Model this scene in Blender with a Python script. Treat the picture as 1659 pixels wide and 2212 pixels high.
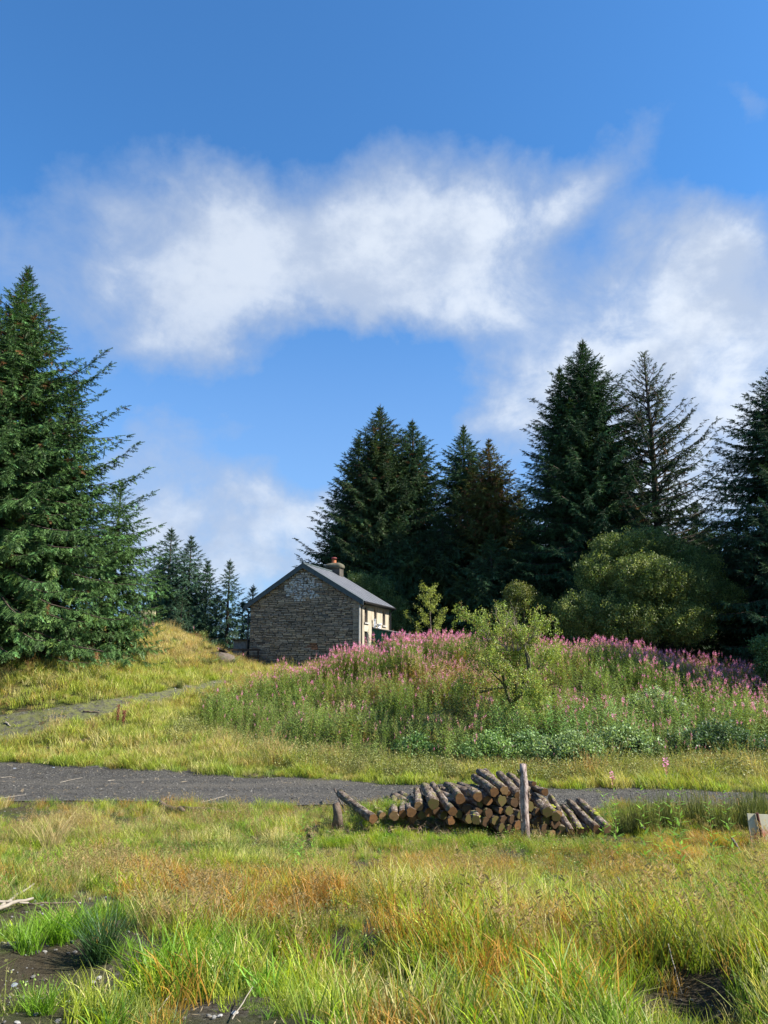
import bpy, math, random
import numpy as np
from mathutils import Vector, Matrix, Euler
R = math.radians
random.seed(7); rng = np.random.default_rng(11)
for o in list(bpy.data.objects): bpy.data.objects.remove(o)
scene = bpy.context.scene
COL = scene.collection

# ------------------------------------------------------------------ camera, world, sun, exposure
FPX = 1609.0; CAMZ = 2.8; TH = math.atan(359/FPX)       # photo measured at 1659 x 2212
cd = bpy.data.cameras.new('camera'); cam = bpy.data.objects.new('camera', cd); COL.objects.link(cam)
cam.location = (0, 0, CAMZ); cam.rotation_euler = (math.pi/2+TH, 0, 0)
cd.sensor_fit = 'VERTICAL'; cd.sensor_height = 24; cd.lens = 24*FPX/2212
cd.clip_start = .1; cd.clip_end = 3000
scene.camera = cam
SUN_AZ = -13.0      # degrees anticlockwise from +X (camera looks along +Y): right, slightly ahead
SUN_EL = 41.0
vs = scene.view_settings; vs.view_transform = 'Standard'; vs.look = 'None'; vs.gamma = 1; vs.use_curve_mapping = False
vs.exposure = 1.25
sd = bpy.data.lights.new('sun', 'SUN'); sd.energy = 5.0; sd.angle = R(.5); sd.color = (1, .95, .86)
sun = bpy.data.objects.new('sun', sd); COL.objects.link(sun); sun.location = (30, 30, 40)
sv = Vector((math.cos(R(SUN_AZ))*math.cos(R(SUN_EL)), math.sin(R(SUN_AZ))*math.cos(R(SUN_EL)), math.sin(R(SUN_EL))))
sun.rotation_euler = sv.to_track_quat('Z', 'Y').to_euler()

def pdir(px, py):
    u = (1106-py)/FPX
    return np.array([(px-829.5)/FPX, math.cos(TH)-u*math.sin(TH), math.sin(TH)+u*math.cos(TH)])
def P(px, py, Y):
    d = pdir(px, py); d = d/d[1]*Y
    return np.array([d[0], d[1], d[2]+CAMZ])

class NT:
    """tiny node helper"""
    def __init__(s, nt): s.nt = nt; nt.nodes.clear()
    def n(s, t, ins=None, **kw):
        nd = s.nt.nodes.new(t)
        for k, v in kw.items(): setattr(nd, k, v)
        for k, v in (ins or {}).items(): s.put(nd.inputs[k], v)
        return nd
    def put(s, sock, v):
        if isinstance(v, bpy.types.NodeSocket): s.nt.links.new(v, sock)
        else: sock.default_value = v
    def m(s, op, a, b=0.0, c=0.0, clamp=False):
        nd = s.nt.nodes.new('ShaderNodeMath'); nd.operation = op; nd.use_clamp = clamp
        s.put(nd.inputs[0], a); s.put(nd.inputs[1], b); s.put(nd.inputs[2], c)
        return nd.outputs[0]
    def mix(s, f, a, b, mode='MIX'):
        nd = s.nt.nodes.new('ShaderNodeMix'); nd.data_type = 'RGBA'; nd.blend_type = mode
        s.put(nd.inputs[0], f); s.put(nd.inputs[6], a); s.put(nd.inputs[7], b)
        return nd.outputs[2]
    def noise(s, scale, detail=4, rough=.55, vec=None, w=None, dist=0):
        nd = s.nt.nodes.new('ShaderNodeTexNoise'); nd.inputs['Scale'].default_value = scale
        nd.inputs['Detail'].default_value = detail; nd.inputs['Roughness'].default_value = rough
        nd.inputs['Distortion'].default_value = dist
        if vec is not None: s.put(nd.inputs['Vector'], vec)
        return nd.outputs['Fac']
    def ramp(s, f, stops, interp='LINEAR'):
        nd = s.nt.nodes.new('ShaderNodeValToRGB'); s.put(nd.inputs[0], f); cr = nd.color_ramp; cr.interpolation = interp
        while len(cr.elements) < len(stops): cr.elements.new(.5)
        for e, (p, c) in zip(cr.elements, stops):
            e.position = p; e.color = (*c, 1) if len(c) == 3 else c
        return nd.outputs[0]
    def rng(s, v, a, b, c=0., d=1.):
        nd = s.nt.nodes.new('ShaderNodeMapRange'); nd.interpolation_type = 'SMOOTHSTEP'
        s.put(nd.inputs[0], v)
        for i, x in enumerate((a, b, c, d)): nd.inputs[i+1].default_value = x
        return nd.outputs[0]

# sky: Nishita plus soft clouds, all placed by direction (azimuth / elevation)
world = bpy.data.worlds.new('World'); scene.world = world; world.use_nodes = True
w = NT(world.node_tree)
sky = w.n('ShaderNodeTexSky', sky_type='NISHITA', sun_disc=False, sun_elevation=R(SUN_EL), sun_rotation=R(90-SUN_AZ),
          altitude=300, air_density=1.0, dust_density=.6, ozone_density=2.2)
tc = w.n('ShaderNodeTexCoord').outputs['Generated']
sx = w.n('ShaderNodeSeparateXYZ', {0: tc})
az = w.m('ARCTAN2', sx.outputs[0], sx.outputs[1]); el = w.m('ARCSINE', sx.outputs[2])
warp1 = w.n('ShaderNodeTexNoise', {'Vector': tc, 'Scale': 5.0, 'Detail': 6, 'Roughness': .6})
wsep = w.n('ShaderNodeSeparateColor', {0: warp1.outputs['Color']})
azw = w.m('ADD', az, w.m('MULTIPLY', w.m('SUBTRACT', wsep.outputs[0], .5), .26))
elw = w.m('ADD', el, w.m('MULTIPLY', w.m('SUBTRACT', wsep.outputs[1], .5), .20))
BL = [ # photo px centre, half sizes, tilt (deg, up to the right), strength
 (640,500,310,125,4,1.0),(880,570,350,120,-2,1.0),(600,640,300,70,0,.55),(1000,640,260,80,0,.2),(500,490,170,75,8,.5),(420,600,120,110,-60,.8),(410,730,100,60,20,.7),
 (1010,450,240,75,14,.6),(1200,415,150,50,25,.55),(720,640,330,60,-4,.5),(1150,520,120,90,0,.3),(1010,690,240,60,-10,.35),
 (1240,600,80,60,0,.1),(620,800,90,30,-10,.12),
 (1470,590,100,85,0,1.3),(1620,650,140,100,0,1.1),(1460,730,200,100,10,.8),(1620,850,220,140,0,.85),(1330,850,230,110,18,.85),
 (1130,870,150,60,25,.45),(1180,780,130,40,20,.2),(1500,980,260,120,0,.9),(1080,930,120,60,40,.28),
 (560,1170,190,55,6,.85),(420,1120,150,45,0,.5),(700,1130,140,50,0,.45),(520,1060,240,50,5,.3),(260,1080,260,120,0,.6),(380,960,190,60,15,.34),(600,1250,400,60,0,.6),
 (90,560,120,80,30,.26),(240,690,190,70,-15,.34),(120,760,150,90,0,.24),(330,800,120,60,0,.24),(900,1200,500,90,0,.8),(1560,200,35,70,50,.16),(1590,250,28,50,-10,.16),(1400,1120,260,100,0,.9),
 (1640,480,60,50,0,.3)]
acc = None
for (px, py, rx, ry, tilt, st) in BL:
    d = pdir(px, py); d /= np.linalg.norm(d)
    a0 = math.atan2(d[0], d[1]); e0 = math.asin(d[2])
    k = math.cos(e0); off = math.hypot((px-829.5)/FPX, (1106-py)/FPX); sc = FPX*math.sqrt(1+off*off)
    dx = w.m('MULTIPLY', w.m('SUBTRACT', azw, a0), k); dy = w.m('SUBTRACT', elw, e0)
    c, s = math.cos(R(tilt)), math.sin(R(tilt))
    ux = w.m('MULTIPLY', w.m('ADD', w.m('MULTIPLY', dx, c), w.m('MULTIPLY', dy, s)), sc/rx)
    uy = w.m('MULTIPLY', w.m('SUBTRACT', w.m('MULTIPLY', dy, c), w.m('MULTIPLY', dx, s)), sc/ry)
    r2 = w.m('ADD', w.m('MULTIPLY', ux, ux), w.m('MULTIPLY', uy, uy))
    g = w.m('MULTIPLY', w.m('EXPONENT', w.m('MULTIPLY', r2, -.85)), st)
    acc = g if acc is None else w.m('ADD', acc, g)
# clouds round the rest of the sky, of the same kind as in view
vm = w.n('ShaderNodeVectorMath', {0: tc, 1: (1, 1, 1.35)}, operation='MULTIPLY').outputs[0]
gen = w.rng(w.noise(2.1, 6, .55, vm), .50, .72)
away = w.m('MAXIMUM', w.rng(w.m('ABSOLUTE', az), .62, .95), w.rng(el, .86, 1.1))
acc = w.m('ADD', acc, w.m('MULTIPLY', w.m('MULTIPLY', gen, away), .8))
fine = w.noise(6, 10, .62, vm, dist=.35)
fac = w.m('MULTIPLY', acc, w.m('MULTIPLY', w.rng(fine, .27, .70, .55, 1.25), w.rng(w.noise(12, 8, .6, tc, dist=.6), .3, .7, .78, 1.15)))
dens = w.m('MULTIPLY', w.m('SUBTRACT', 1.0, w.m('EXPONENT', w.m('MULTIPLY', w.m('MAXIMUM', w.m('SUBTRACT', fac, .13), 0.0), -2.1))), .97)
haze = w.rng(el, .62, -.05, 0, .62)
dens = w.m('MAXIMUM', dens, haze)
core = w.m('MULTIPLY', w.m('MULTIPLY', w.rng(fac, .4, 1.5), w.rng(w.noise(7, 7, .6, w.n('ShaderNodeVectorMath', {0: vm, 1: (.05, .3, .12)}, operation='ADD').outputs[0]), .36, .62, .25, 1.0)), w.rng(az, -.5, .4, .6, 1))
ccol = w.mix(core, (1.75, 2.2, 3.05, 1), (3.65, 3.95, 4.35, 1))
skyc = w.mix(1, sky.outputs[0], (.375, .75, 1.03, 1), 'MULTIPLY')
colr = w.mix(dens, skyc, ccol)
bg = w.n('ShaderNodeBackground', {0: colr, 1: .1})
w.n('ShaderNodeOutputWorld', {0: bg.outputs[0]})

# ------------------------------------------------------------------ helpers
def tag(o, label=None, cat=None, group=None, kind=None):
    if label: o['label'] = label
    if cat: o['category'] = cat
    if group: o['group'] = group
    if kind: o['kind'] = kind
    return o
def link(name, data, parent=None, loc=None):
    o = bpy.data.objects.new(name, data); COL.objects.link(o)
    if parent is not None: o.parent = parent
    if loc is not None: o.location = loc
    return o
def empty(name, loc, rz=0, label=None, cat=None, group=None):
    o = link(name, None, loc=loc); o.rotation_euler = (0, 0, rz); o.empty_display_size = .3
    return tag(o, label, cat, group)
class MB:
    def __init__(s): s.v = []; s.f = []; s.mi = []; s.col = None
    def add(s, vs_, fs, mi=0):
        b = len(s.v); s.v.extend([tuple(map(float, p)) for p in vs_]); s.f.extend([tuple(b+i for i in f) for f in fs]); s.mi.extend([mi]*len(fs))
    def box(s, lo, hi, mi=0, jit=0):
        vs_ = [(x, y, z) for z in (lo[2], hi[2]) for y in (lo[1], hi[1]) for x in (lo[0], hi[0])]
        if jit: vs_ = [tuple(c+random.uniform(-jit, jit) for c in p) for p in vs_]
        s.add(vs_, [(0, 2, 3, 1), (4, 5, 7, 6), (0, 1, 5, 4), (2, 6, 7, 3), (0, 4, 6, 2), (1, 3, 7, 5)], mi)
    def prism(s, poly, axis_fn, mi=0):
        n = len(poly); a = [axis_fn(p, 0) for p in poly]; b = [axis_fn(p, 1) for p in poly]
        s.add(a+b, [tuple(range(n)), tuple(range(2*n-1, n-1, -1))]+[(i, i+n, (i+1) % n+n, (i+1) % n) for i in range(n)], mi)
    def tube(s, pts, rad, n=6, mi=0, cap=True, jit=0):
        pts = [Vector(p) for p in pts]; vs_ = []; fs = []
        ref = Vector((0, 0, 1))
        for i, p in enumerate(pts):
            t = (pts[min(i+1, len(pts)-1)]-pts[max(i-1, 0)])
            if t.length < 1e-6: t = Vector((0, 0, 1))
            t.normalize()
            a = t.cross(ref) if abs(t.dot(ref)) < .95 else t.cross(Vector((1, 0, 0)))
            a.normalize(); b = a.cross(t)
            r = rad[i] if hasattr(rad, '__len__') else rad
            for k in range(n):
                an = 2*math.pi*k/n; rr = r*(1+random.uniform(-jit, jit))
                vs_.append(p+a*math.cos(an)*rr+b*math.sin(an)*rr)
        for i in range(len(pts)-1):
            for k in range(n):
                fs.append((i*n+k, i*n+(k+1) % n, (i+1)*n+(k+1) % n, (i+1)*n+k))
        if cap: fs.append(tuple(range(n))[::-1]); fs.append(tuple((len(pts)-1)*n+k for k in range(n)))
        s.add(vs_, fs, mi)
    def mesh(s, name, mats, smooth=False):
        me = bpy.data.meshes.new(name); me.from_pydata(s.v, [], s.f)
        for m in (mats if isinstance(mats, (list, tuple)) else [mats]): me.materials.append(m)
        me.polygons.foreach_set('material_index', np.array(s.mi, dtype=np.int32))
        if smooth: me.polygons.foreach_set('use_smooth', np.ones(len(s.f), dtype=bool))
        me.update(); return me
    def build(s, name, mats, parent=None, loc=None, smooth=False):
        return link(name, s.mesh(name, mats, smooth), parent, loc)

# value noise in numpy
_tab = rng.random((64, 64))
def vnoise(x, y, s=1.0, seed=0):
    x = np.asarray(x)*s+seed*17.3; y = np.asarray(y)*s+seed*9.1
    xi = np.floor(x).astype(int); yi = np.floor(y).astype(int); fx = x-xi; fy = y-yi
    fx = fx*fx*(3-2*fx); fy = fy*fy*(3-2*fy)
    g = lambda a, b: _tab[a % 64, b % 64]
    return (g(xi, yi)*(1-fx)+g(xi+1, yi)*fx)*(1-fy)+(g(xi, yi+1)*(1-fx)+g(xi+1, yi+1)*fx)*fy
def fbm(x, y, s=1.0, seed=0, o=4):
    t = 0; a = .5; n = 0
    for i in range(o):
        t = t+a*vnoise(x, y, s*2**i, seed+i*3); n += a; a *= .5
    return t/n

# ------------------------------------------------------------------ terrain
CP = []
def cp(px, py, Y, dz=0): q = P(px, py, Y); CP.append((q[0], q[1], q[2]-dz))
for X in (-40, -14, -7, -3, 0, 3, 7, 14, 40):
    CP += [(X, -4, 1.55), (X, 0, 1.5), (X, 3.3, 1.36)]
for X in (-12, -6, -3, 0, 3, 6, 12):
    CP += [(X, 5.5, 1.05), (X, 9, .52), (X, 11.4, .14)]
for X in (-30, -12, -6, -2, 2, 6, 12, 30):
    CP += [(X, 13.6, .02), (X, 16, 0.0), (X, 19, 0.02)]
CP += [(-13.4, 25.6, .25), (-25, 27, .3), (-9, 23.6, .12), (-4, 22, .05), (0, 21, .03), (5, 20.4, .03), (10, 20, .02), (25, 19.5, .02)]
cp(0, 1600, 27.5); cp(0, 1545, 29.5); cp(150, 1490, 31); cp(60, 1440, 32.5); cp(-200, 1440, 34); cp(300, 1538, 30); cp(200, 1585, 27.5)
cp(420, 1482, 35); cp(480, 1462, 39); cp(420, 1560, 28.5); cp(330, 1460, 36.5)
cp(330, 1425, 39.5); cp(325, 1350, 43.5, .2); cp(400, 1370, 44.5, .3); cp(230, 1340, 46, .3); cp(460, 1395, 46, .3); cp(505, 1425, 47)
cp(540, 1440, 46.5); cp(640, 1445, 46); cp(540, 1464, 41); cp(500, 1480, 33, 1.1); cp(650, 1440, 37, 1.1); cp(780, 1390, 39, 1.2); cp(600, 1540, 28, 1.1)
CP += [(-3, 24, .5), (3, 23.3, .45), (9, 22.5, .4), (16, 22, .4), (1, 29.5, 1.6), (7, 29, 1.6), (14, 28.5, 1.0)]
CP += [(3.3, 38, 3.65), (7, 37.5, 3.6), (11, 37, 3.35), (15, 37.5, 2.6), (19, 36, 1.8), (24, 34, 1.2)]
CP += [(0, 46, 3.5), (4, 46, 3.6), (10, 46, 3.3), (18, 46, 2.8), (28, 46, 2.4), (-8, 52, 3.6), (0, 55, 3.6), (12, 56, 3.4), (25, 60, 3), (-22, 55, 5), (-40, 50, 4.5), (-35, 38, 3.6)]
for X in (-80, -40, 0, 40, 80): CP += [(X, 75, 3.4), (X, 110, 3.4), (X, 400, 3.4)]
for Y in (-300, 0, 30, 60): CP += [(-300, Y, 2), (300, Y, 2), (-80, Y, 1.6), (80, Y, 1.6)]
CPA = np.array(CP)
def _phi(r2): return np.where(r2 > 1e-9, .5*r2*np.log(np.maximum(r2, 1e-12)), 0)
_s = .05
A_ = CPA[:, :2]*_s; n_ = len(A_)
K = _phi(((A_[:, None]-A_[None])**2).sum(-1))+np.eye(n_)*3e-4
Pm = np.c_[np.ones(n_), A_]
sol = np.linalg.solve(np.block([[K, Pm], [Pm.T, np.zeros((3, 3))]]), np.r_[CPA[:, 2], np.zeros(3)])
def interp(pts, x):
    pts = np.array(pts); return np.interp(x, pts[:, 0], pts[:, 1])
ROAD_N = [(-60, 20.5), (-30, 19.5), (-9.4, 18.2), (-5, 17.9), (0, 17.6), (5, 17.2), (10, 16.9), (30, 15.8), (60, 14.5)]
ROAD_F = [(-60, 29), (-30, 27.4), (-13.4, 25.4), (-9.5, 24.0), (-6, 22.9), (-3, 21.9), (0, 21.0), (5, 20.2), (10, 19.6), (30, 18.2), (60, 17)]
def H(x, y, noise=True):
    x = np.atleast_1d(np.asarray(x, float)); y = np.atleast_1d(np.asarray(y, float))
    out = np.empty(x.shape); xf = x.ravel(); yf = y.ravel(); of = np.empty(xf.shape)
    for i in range(0, len(xf), 20000):
        q = np.c_[xf[i:i+20000], yf[i:i+20000]]*_s
        of[i:i+20000] = _phi(((q[:, None]-A_[None])**2).sum(-1))@sol[:n_]+sol[n_]+q@sol[n_+1:]
    h = of.reshape(x.shape)
    if noise:
        rn = interp(ROAD_N, x); rf = interp(ROAD_F, x)
        inroad = np.clip(np.minimum(y-rn+1.2, rf+1.2-y)/1.2, 0, 1)
        near = np.clip((13.2-y)/3, 0, 1)
        h = h+(fbm(x, y, .55, 3, 3)-.5)*.34*near*(1-inroad)+(fbm(x, y, 2.3, 5, 3)-.5)*.10*(1-inroad)
        # hollows with bare soil on the bank
        for (a, b, r, d) in HOL: h = h-d*np.exp(-((x-a)**2+(y-b)**2)/r**2)
    return h
HOL = []
def hit(px, py, Y0=2.5):
    d = pdir(px, py); d = d/d[1]
    Ys = np.arange(Y0, 90, .1 if Y0 < 20 else .15); hs = H(d[0]*Ys, Ys); z = CAMZ+d[2]*Ys
    k = np.argmax(z < hs)
    if not (z < hs).any(): k = len(Ys)-1
    return float(d[0]*Ys[k]), float(Ys[k])
HOL = [(*hit(70, 2100)[:2], .45, .16), (*hit(900, 2140)[:2], .42, .32), (*hit(1500, 2150)[:2], .4, .2), (*hit(1380, 1975)[:2], .7, .34), (*hit(1290, 1900)[:2], .7, .28), (*hit(1530, 1900)[:2], .6, .25), (*hit(760, 2090)[:2], .5, .26), (*hit(600, 2060)[:2], .5, .18), (*hit(1000, 1990)[:2], .5, .18), (*hit(1220, 2060)[:2], .5, .16)]
def Hs(x, y): return float(H(x, y)[0])

# ------------------------------------------------------------------ materials
def mat(name):
    m = bpy.data.materials.new(name); m.use_nodes = True; return m, NT(m.node_tree)
def out(t, sh): t.n('ShaderNodeOutputMaterial', {0: sh})
def simple(name, c, rough=.8, var=.25, scale=6, bump=.2, bscale=30, metal=0, c2=None, detail=5, spec=.3, coat=0):
    m, t = mat(name); g = t.n('ShaderNodeTexCoord').outputs['Object']
    c2 = c2 or tuple(x*(1-var) for x in c)
    f = t.rng(t.noise(scale, detail, .6, g), .3, .7)
    col = t.mix(f, (*c, 1), (*c2, 1))
    b = t.n('ShaderNodeBump', {'Height': t.noise(bscale, 4, .6, g), 'Strength': bump, 'Distance': .02})
    p = t.n('ShaderNodeBsdfPrincipled', {'Base Color': col, 'Roughness': rough, 'Metallic': metal, 'Normal': b.outputs[0], 'Specular IOR Level': spec})
    out(t, p.outputs[0]); return m
def leafmat(name, base=None, trans=.35, rough=.55, spec=.25, var=.35, inst=True, tip=None, tcol=(1.15, 1.2, .6)):
    """thin leaf: diffuse + gloss + light through the leaf. Colour: per-instance 'tint' or base"""
    m, t = mat(name)
    if base is None:
        c = t.n('ShaderNodeAttribute', attribute_type='INSTANCER', attribute_name='tint').outputs['Color']
    else: c = t.n('ShaderNodeRGB').outputs[0]; c.default_value = (*base, 1)
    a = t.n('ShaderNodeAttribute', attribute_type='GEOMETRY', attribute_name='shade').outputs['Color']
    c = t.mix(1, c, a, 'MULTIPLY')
    if var:
        geo = t.n('ShaderNodeNewGeometry'); rnd = geo.outputs['Random Per Island']
        c = t.mix(1, c, t.ramp(rnd, [(0, (1-var,)*3), (1, (1+var, 1+var, 1+var*.6))]), 'MULTIPLY')
    p = t.n('ShaderNodeBsdfPrincipled', {'Base Color': c, 'Roughness': rough, 'Specular IOR Level': spec})
    tr = t.n('ShaderNodeBsdfTranslucent', {'Color': t.mix(1, c, (*tcol, 1), 'MULTIPLY')})
    mx = t.n('ShaderNodeMixShader', {0: trans, 1: p.outputs[0], 2: tr.outputs[0]})
    out(t, mx.outputs[0]); return m
def set_shade(me, cols):
    a = me.color_attributes.new('shade', 'FLOAT_COLOR', 'POINT')
    c = np.ones((len(me.vertices), 4)); c[:, :3] = np.asarray(cols).reshape(-1, 3) if np.ndim(cols) > 1 else cols
    a.data.foreach_set('color', c.ravel())

M_grass = leafmat('grass_blade', trans=.42, rough=.5, tcol=(1.25, 1.3, .55))
M_needle = leafmat('spruce_needles', trans=.12, rough=.55, spec=.3, var=.45, tcol=(1.2, 1.3, .5))
M_leaf = leafmat('broad_leaf', trans=.35, rough=.5, spec=.35, var=.45)
M_herb = leafmat('willowherb_leaf', trans=.35, rough=.45, spec=.4, var=.4)
M_pink = leafmat('willowherb_flower', (.80, .33, .55), trans=.4, rough=.6, var=.35, tcol=(1.1, .9, 1.1))
M_pod = leafmat('willowherb_pod', (.44, .24, .17), trans=.3, rough=.6, var=.4, tcol=(1.1, 1, 1))
M_stem = leafmat('herb_stem', (.22, .16, .07), trans=.1, rough=.6, var=.3, tcol=(1, 1, 1))
M_stone = leafmat('loose_stone', trans=0.0, rough=.8, var=.2)
M_bark = simple('spruce_bark', (.085, .06, .045), .9, .5, 9, .8, 40)
M_bark_log = None

# ------------------------------------------------------------------ scatter through geometry nodes (for what nobody can count, and for leaves in crowns)
_pool = {}; _groups = {}
def variant(name, me):
    o = bpy.data.objects.new(name, me); return o        # never linked: only a source of mesh data
def scatter_group(vars_):
    key = tuple(v.name for v in vars_)
    if key in _groups: return _groups[key]
    g = bpy.data.node_groups.new('scatter', 'GeometryNodeTree'); _groups[key] = g
    g.interface.new_socket('Geometry', in_out='INPUT', socket_type='NodeSocketGeometry')
    g.interface.new_socket('Geometry', in_out='OUTPUT', socket_type='NodeSocketGeometry')
    N = g.nodes.new; L = g.links.new
    gi = N('NodeGroupInput'); go = N('NodeGroupOutput'); jn = N('GeometryNodeJoinGeometry')
    def attr(nm, ty):
        a = N('GeometryNodeInputNamedAttribute'); a.data_type = ty; a.inputs[0].default_value = nm
        return [s for s in a.outputs if s.enabled][0]
    ar = attr('rot', 'FLOAT_VECTOR'); asc = attr('scl', 'FLOAT_VECTOR'); av = attr('var', 'INT')
    er = N('FunctionNodeEulerToRotation'); L(ar, er.inputs[0])
    for k, vo in enumerate(vars_):
        oi = N('GeometryNodeObjectInfo'); oi.inputs[0].default_value = vo; oi.transform_space = 'ORIGINAL'
        c = N('FunctionNodeCompare'); c.data_type = 'INT'; c.operation = 'EQUAL'
        ci = [s for s in c.inputs if s.enabled]; L(av, ci[0]); ci[1].default_value = k
        ip = N('GeometryNodeInstanceOnPoints'); L(gi.outputs[0], ip.inputs['Points']); L(c.outputs[0], ip.inputs['Selection'])
        L(oi.outputs['Geometry'], ip.inputs['Instance']); L(er.outputs[0], ip.inputs['Rotation']); L(asc, ip.inputs['Scale'])
        L(ip.outputs[0], jn.inputs[0])
    L(jn.outputs[0], go.inputs[0])
    return g
def scatter(name, vars_, Pt, Rt, S, V, T, parent=None, loc=None):
    n = len(Pt); me = bpy.data.meshes.new(name); me.vertices.add(n)
    me.vertices.foreach_set('co', np.asarray(Pt, np.float32).ravel())
    S = np.asarray(S, np.float32); S = np.repeat(S[:, None], 3, 1) if S.ndim == 1 else S
    for nm, ty, arr, f in (('rot', 'FLOAT_VECTOR', Rt, 'vector'), ('scl', 'FLOAT_VECTOR', S, 'vector'), ('var', 'INT', V, 'value'),
                           ('tint', 'FLOAT_COLOR', np.c_[np.asarray(T), np.ones(n)], 'color')):
        a = me.attributes.new(nm, ty, 'POINT'); a.data.foreach_set(f, np.asarray(arr, np.int32 if ty == 'INT' else np.float32).ravel())
    for v in vars_:
        for m_ in v.data.materials:
            if m_.name not in me.materials: me.materials.append(m_)
    me.update()
    o = link(name, me, parent, loc); md = o.modifiers.new('scatter', 'NODES'); md.node_group = scatter_group(vars_)
    return o

# ---- source meshes
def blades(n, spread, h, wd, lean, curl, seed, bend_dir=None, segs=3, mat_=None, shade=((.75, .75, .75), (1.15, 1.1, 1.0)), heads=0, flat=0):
    r = random.Random(seed); b = MB(); cols = []
    for i in range(n):
        a = r.uniform(0, 2*math.pi); rr = spread*math.sqrt(r.random()); bx, by = rr*math.cos(a), rr*math.sin(a)
        hh = h*r.uniform(.55, 1.15); ln = r.uniform(.1, 1)*lean*hh; d = r.uniform(0, 2*math.pi) if bend_dir is None else bend_dir+r.gauss(0, .7)
        fa = r.uniform(0, math.pi); wx, wy = math.cos(fa)*wd*.5, math.sin(fa)*wd*.5; cu = r.uniform(.2, 1)*curl
        pts = []
        for k in range(segs+1):
            t = k/segs; o = ln*t+cu*hh*t*t; z = hh*(t-.45*cu*t**3*1.3)
            pts.append((bx+math.cos(d)*o, by+math.sin(d)*o, z))
        vs_ = []; fs = []
        for k in range(segs):
            q = 1-(k/segs)**2*.75
            vs_ += [(pts[k][0]-wx*q, pts[k][1]-wy*q, pts[k][2]), (pts[k][0]+wx*q, pts[k][1]+wy*q, pts[k][2])]
        vs_.append(pts[-1])
        for k in range(segs-1): fs.append((2*k, 2*k+1, 2*k+3, 2*k+2))
        fs.append((2*segs-2, 2*segs-1, 2*segs))
        b.add(vs_, fs)
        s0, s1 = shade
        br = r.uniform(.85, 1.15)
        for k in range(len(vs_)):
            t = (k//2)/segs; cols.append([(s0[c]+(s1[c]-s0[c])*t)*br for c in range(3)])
        if i < heads:       # loose seed head
            tx, ty, tz = pts[-1]
            for q in range(9):
                l = .012+.016*r.random(); an = r.uniform(0, 6.28); zz = tz-q*hh*.022; w2 = .0012
                ox, oy = math.cos(d)*(-q*.004), math.sin(d)*(-q*.004)
                ex, ey, ez = tx+ox+math.cos(an)*l, ty+oy+math.sin(an)*l, zz+l*.6
                b.add([(tx+ox, ty+oy, zz-.004), (tx+ox, ty+oy, zz+.006), (ex, ey, ez+w2), (ex+w2, ey, ez-w2)], [(0, 1, 2, 3)])
                cols += [[1.1, .9, .85]]*4
    me = b.mesh('tuft', mat_ or M_grass); set_shade(me, np.array(cols)); return me
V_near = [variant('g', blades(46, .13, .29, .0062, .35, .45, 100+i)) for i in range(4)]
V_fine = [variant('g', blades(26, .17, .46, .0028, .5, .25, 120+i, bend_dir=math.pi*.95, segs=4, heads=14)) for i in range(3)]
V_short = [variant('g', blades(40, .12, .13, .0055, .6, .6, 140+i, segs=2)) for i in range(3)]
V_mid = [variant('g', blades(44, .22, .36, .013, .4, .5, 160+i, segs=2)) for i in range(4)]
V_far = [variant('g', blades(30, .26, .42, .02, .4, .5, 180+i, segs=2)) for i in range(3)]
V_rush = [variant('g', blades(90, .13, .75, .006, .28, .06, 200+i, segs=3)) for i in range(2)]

def diamond(b, p0, p1, wv, cols, c0, c1=None, mi=0, mid=.45):
    p0, p1, wv = Vector(p0), Vector(p1), Vector(wv); m_ = p0.lerp(p1, mid)
    b.add([p0, m_-wv, p1, m_+wv], [(0, 1, 2, 3)], mi); cols += [c0, c0, c1 or c0, c0]
def spray(seed, droop=.25):
    r = random.Random(seed); b = MB(); cols = []
    def twig(p, d, l, wd, c):
        d = d.normalized(); q = p+d*l
        s = d.cross(Vector((0, 0, 1)));
        if s.length < .01: s = Vector((1, 0, 0))
        s.normalize(); u = s.cross(d)
        tipc = [c[0]*1.15, c[1]*1.22, c[2]*1.1]
        diamond(b, p, q, s*wd, cols, c, tipc); diamond(b, p, q, u*wd*.8, cols, c, tipc)
    ax = [Vector((0, t, -droop*t*t+.10*max(0, t-.6))) for t in np.linspace(0, 1, 7)]
    for k in range(6):
        c = [r.uniform(.7, 1.1)]*3; twig(ax[k], ax[k+1]-ax[k], (ax[k+1]-ax[k]).length*1.25, .04, c)
    for k in range(11):
        t = .05+.9*k/11; i = min(int(t*6), 5); p = ax[i].lerp(ax[i+1], t*6-i)
        for sd_ in (-1, 1):
            if r.random() < .12: continue
            l = (.42-.26*t)*r.uniform(.6, 1.2); an = R(r.uniform(35, 70))
            d = Vector((sd_*math.sin(an), math.cos(an), r.uniform(-.75, .12)))
            c = [r.uniform(.65, 1.2)]*3; twig(p, d, l, .034, c)
    for k in range(4):      # hanging twigs
        t = r.uniform(.1, .7); i = int(t*6); twig(ax[i], Vector((r.uniform(-.3, .3), r.uniform(0, .4), -1)), r.uniform(.2, .4), .03, [r.uniform(.6, 1)]*3)
    me = b.mesh('spray', M_needle); set_shade(me, np.array(cols)); return me
V_spray = [variant('s', spray(300+i, .12+.08*i)) for i in range(4)]
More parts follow.
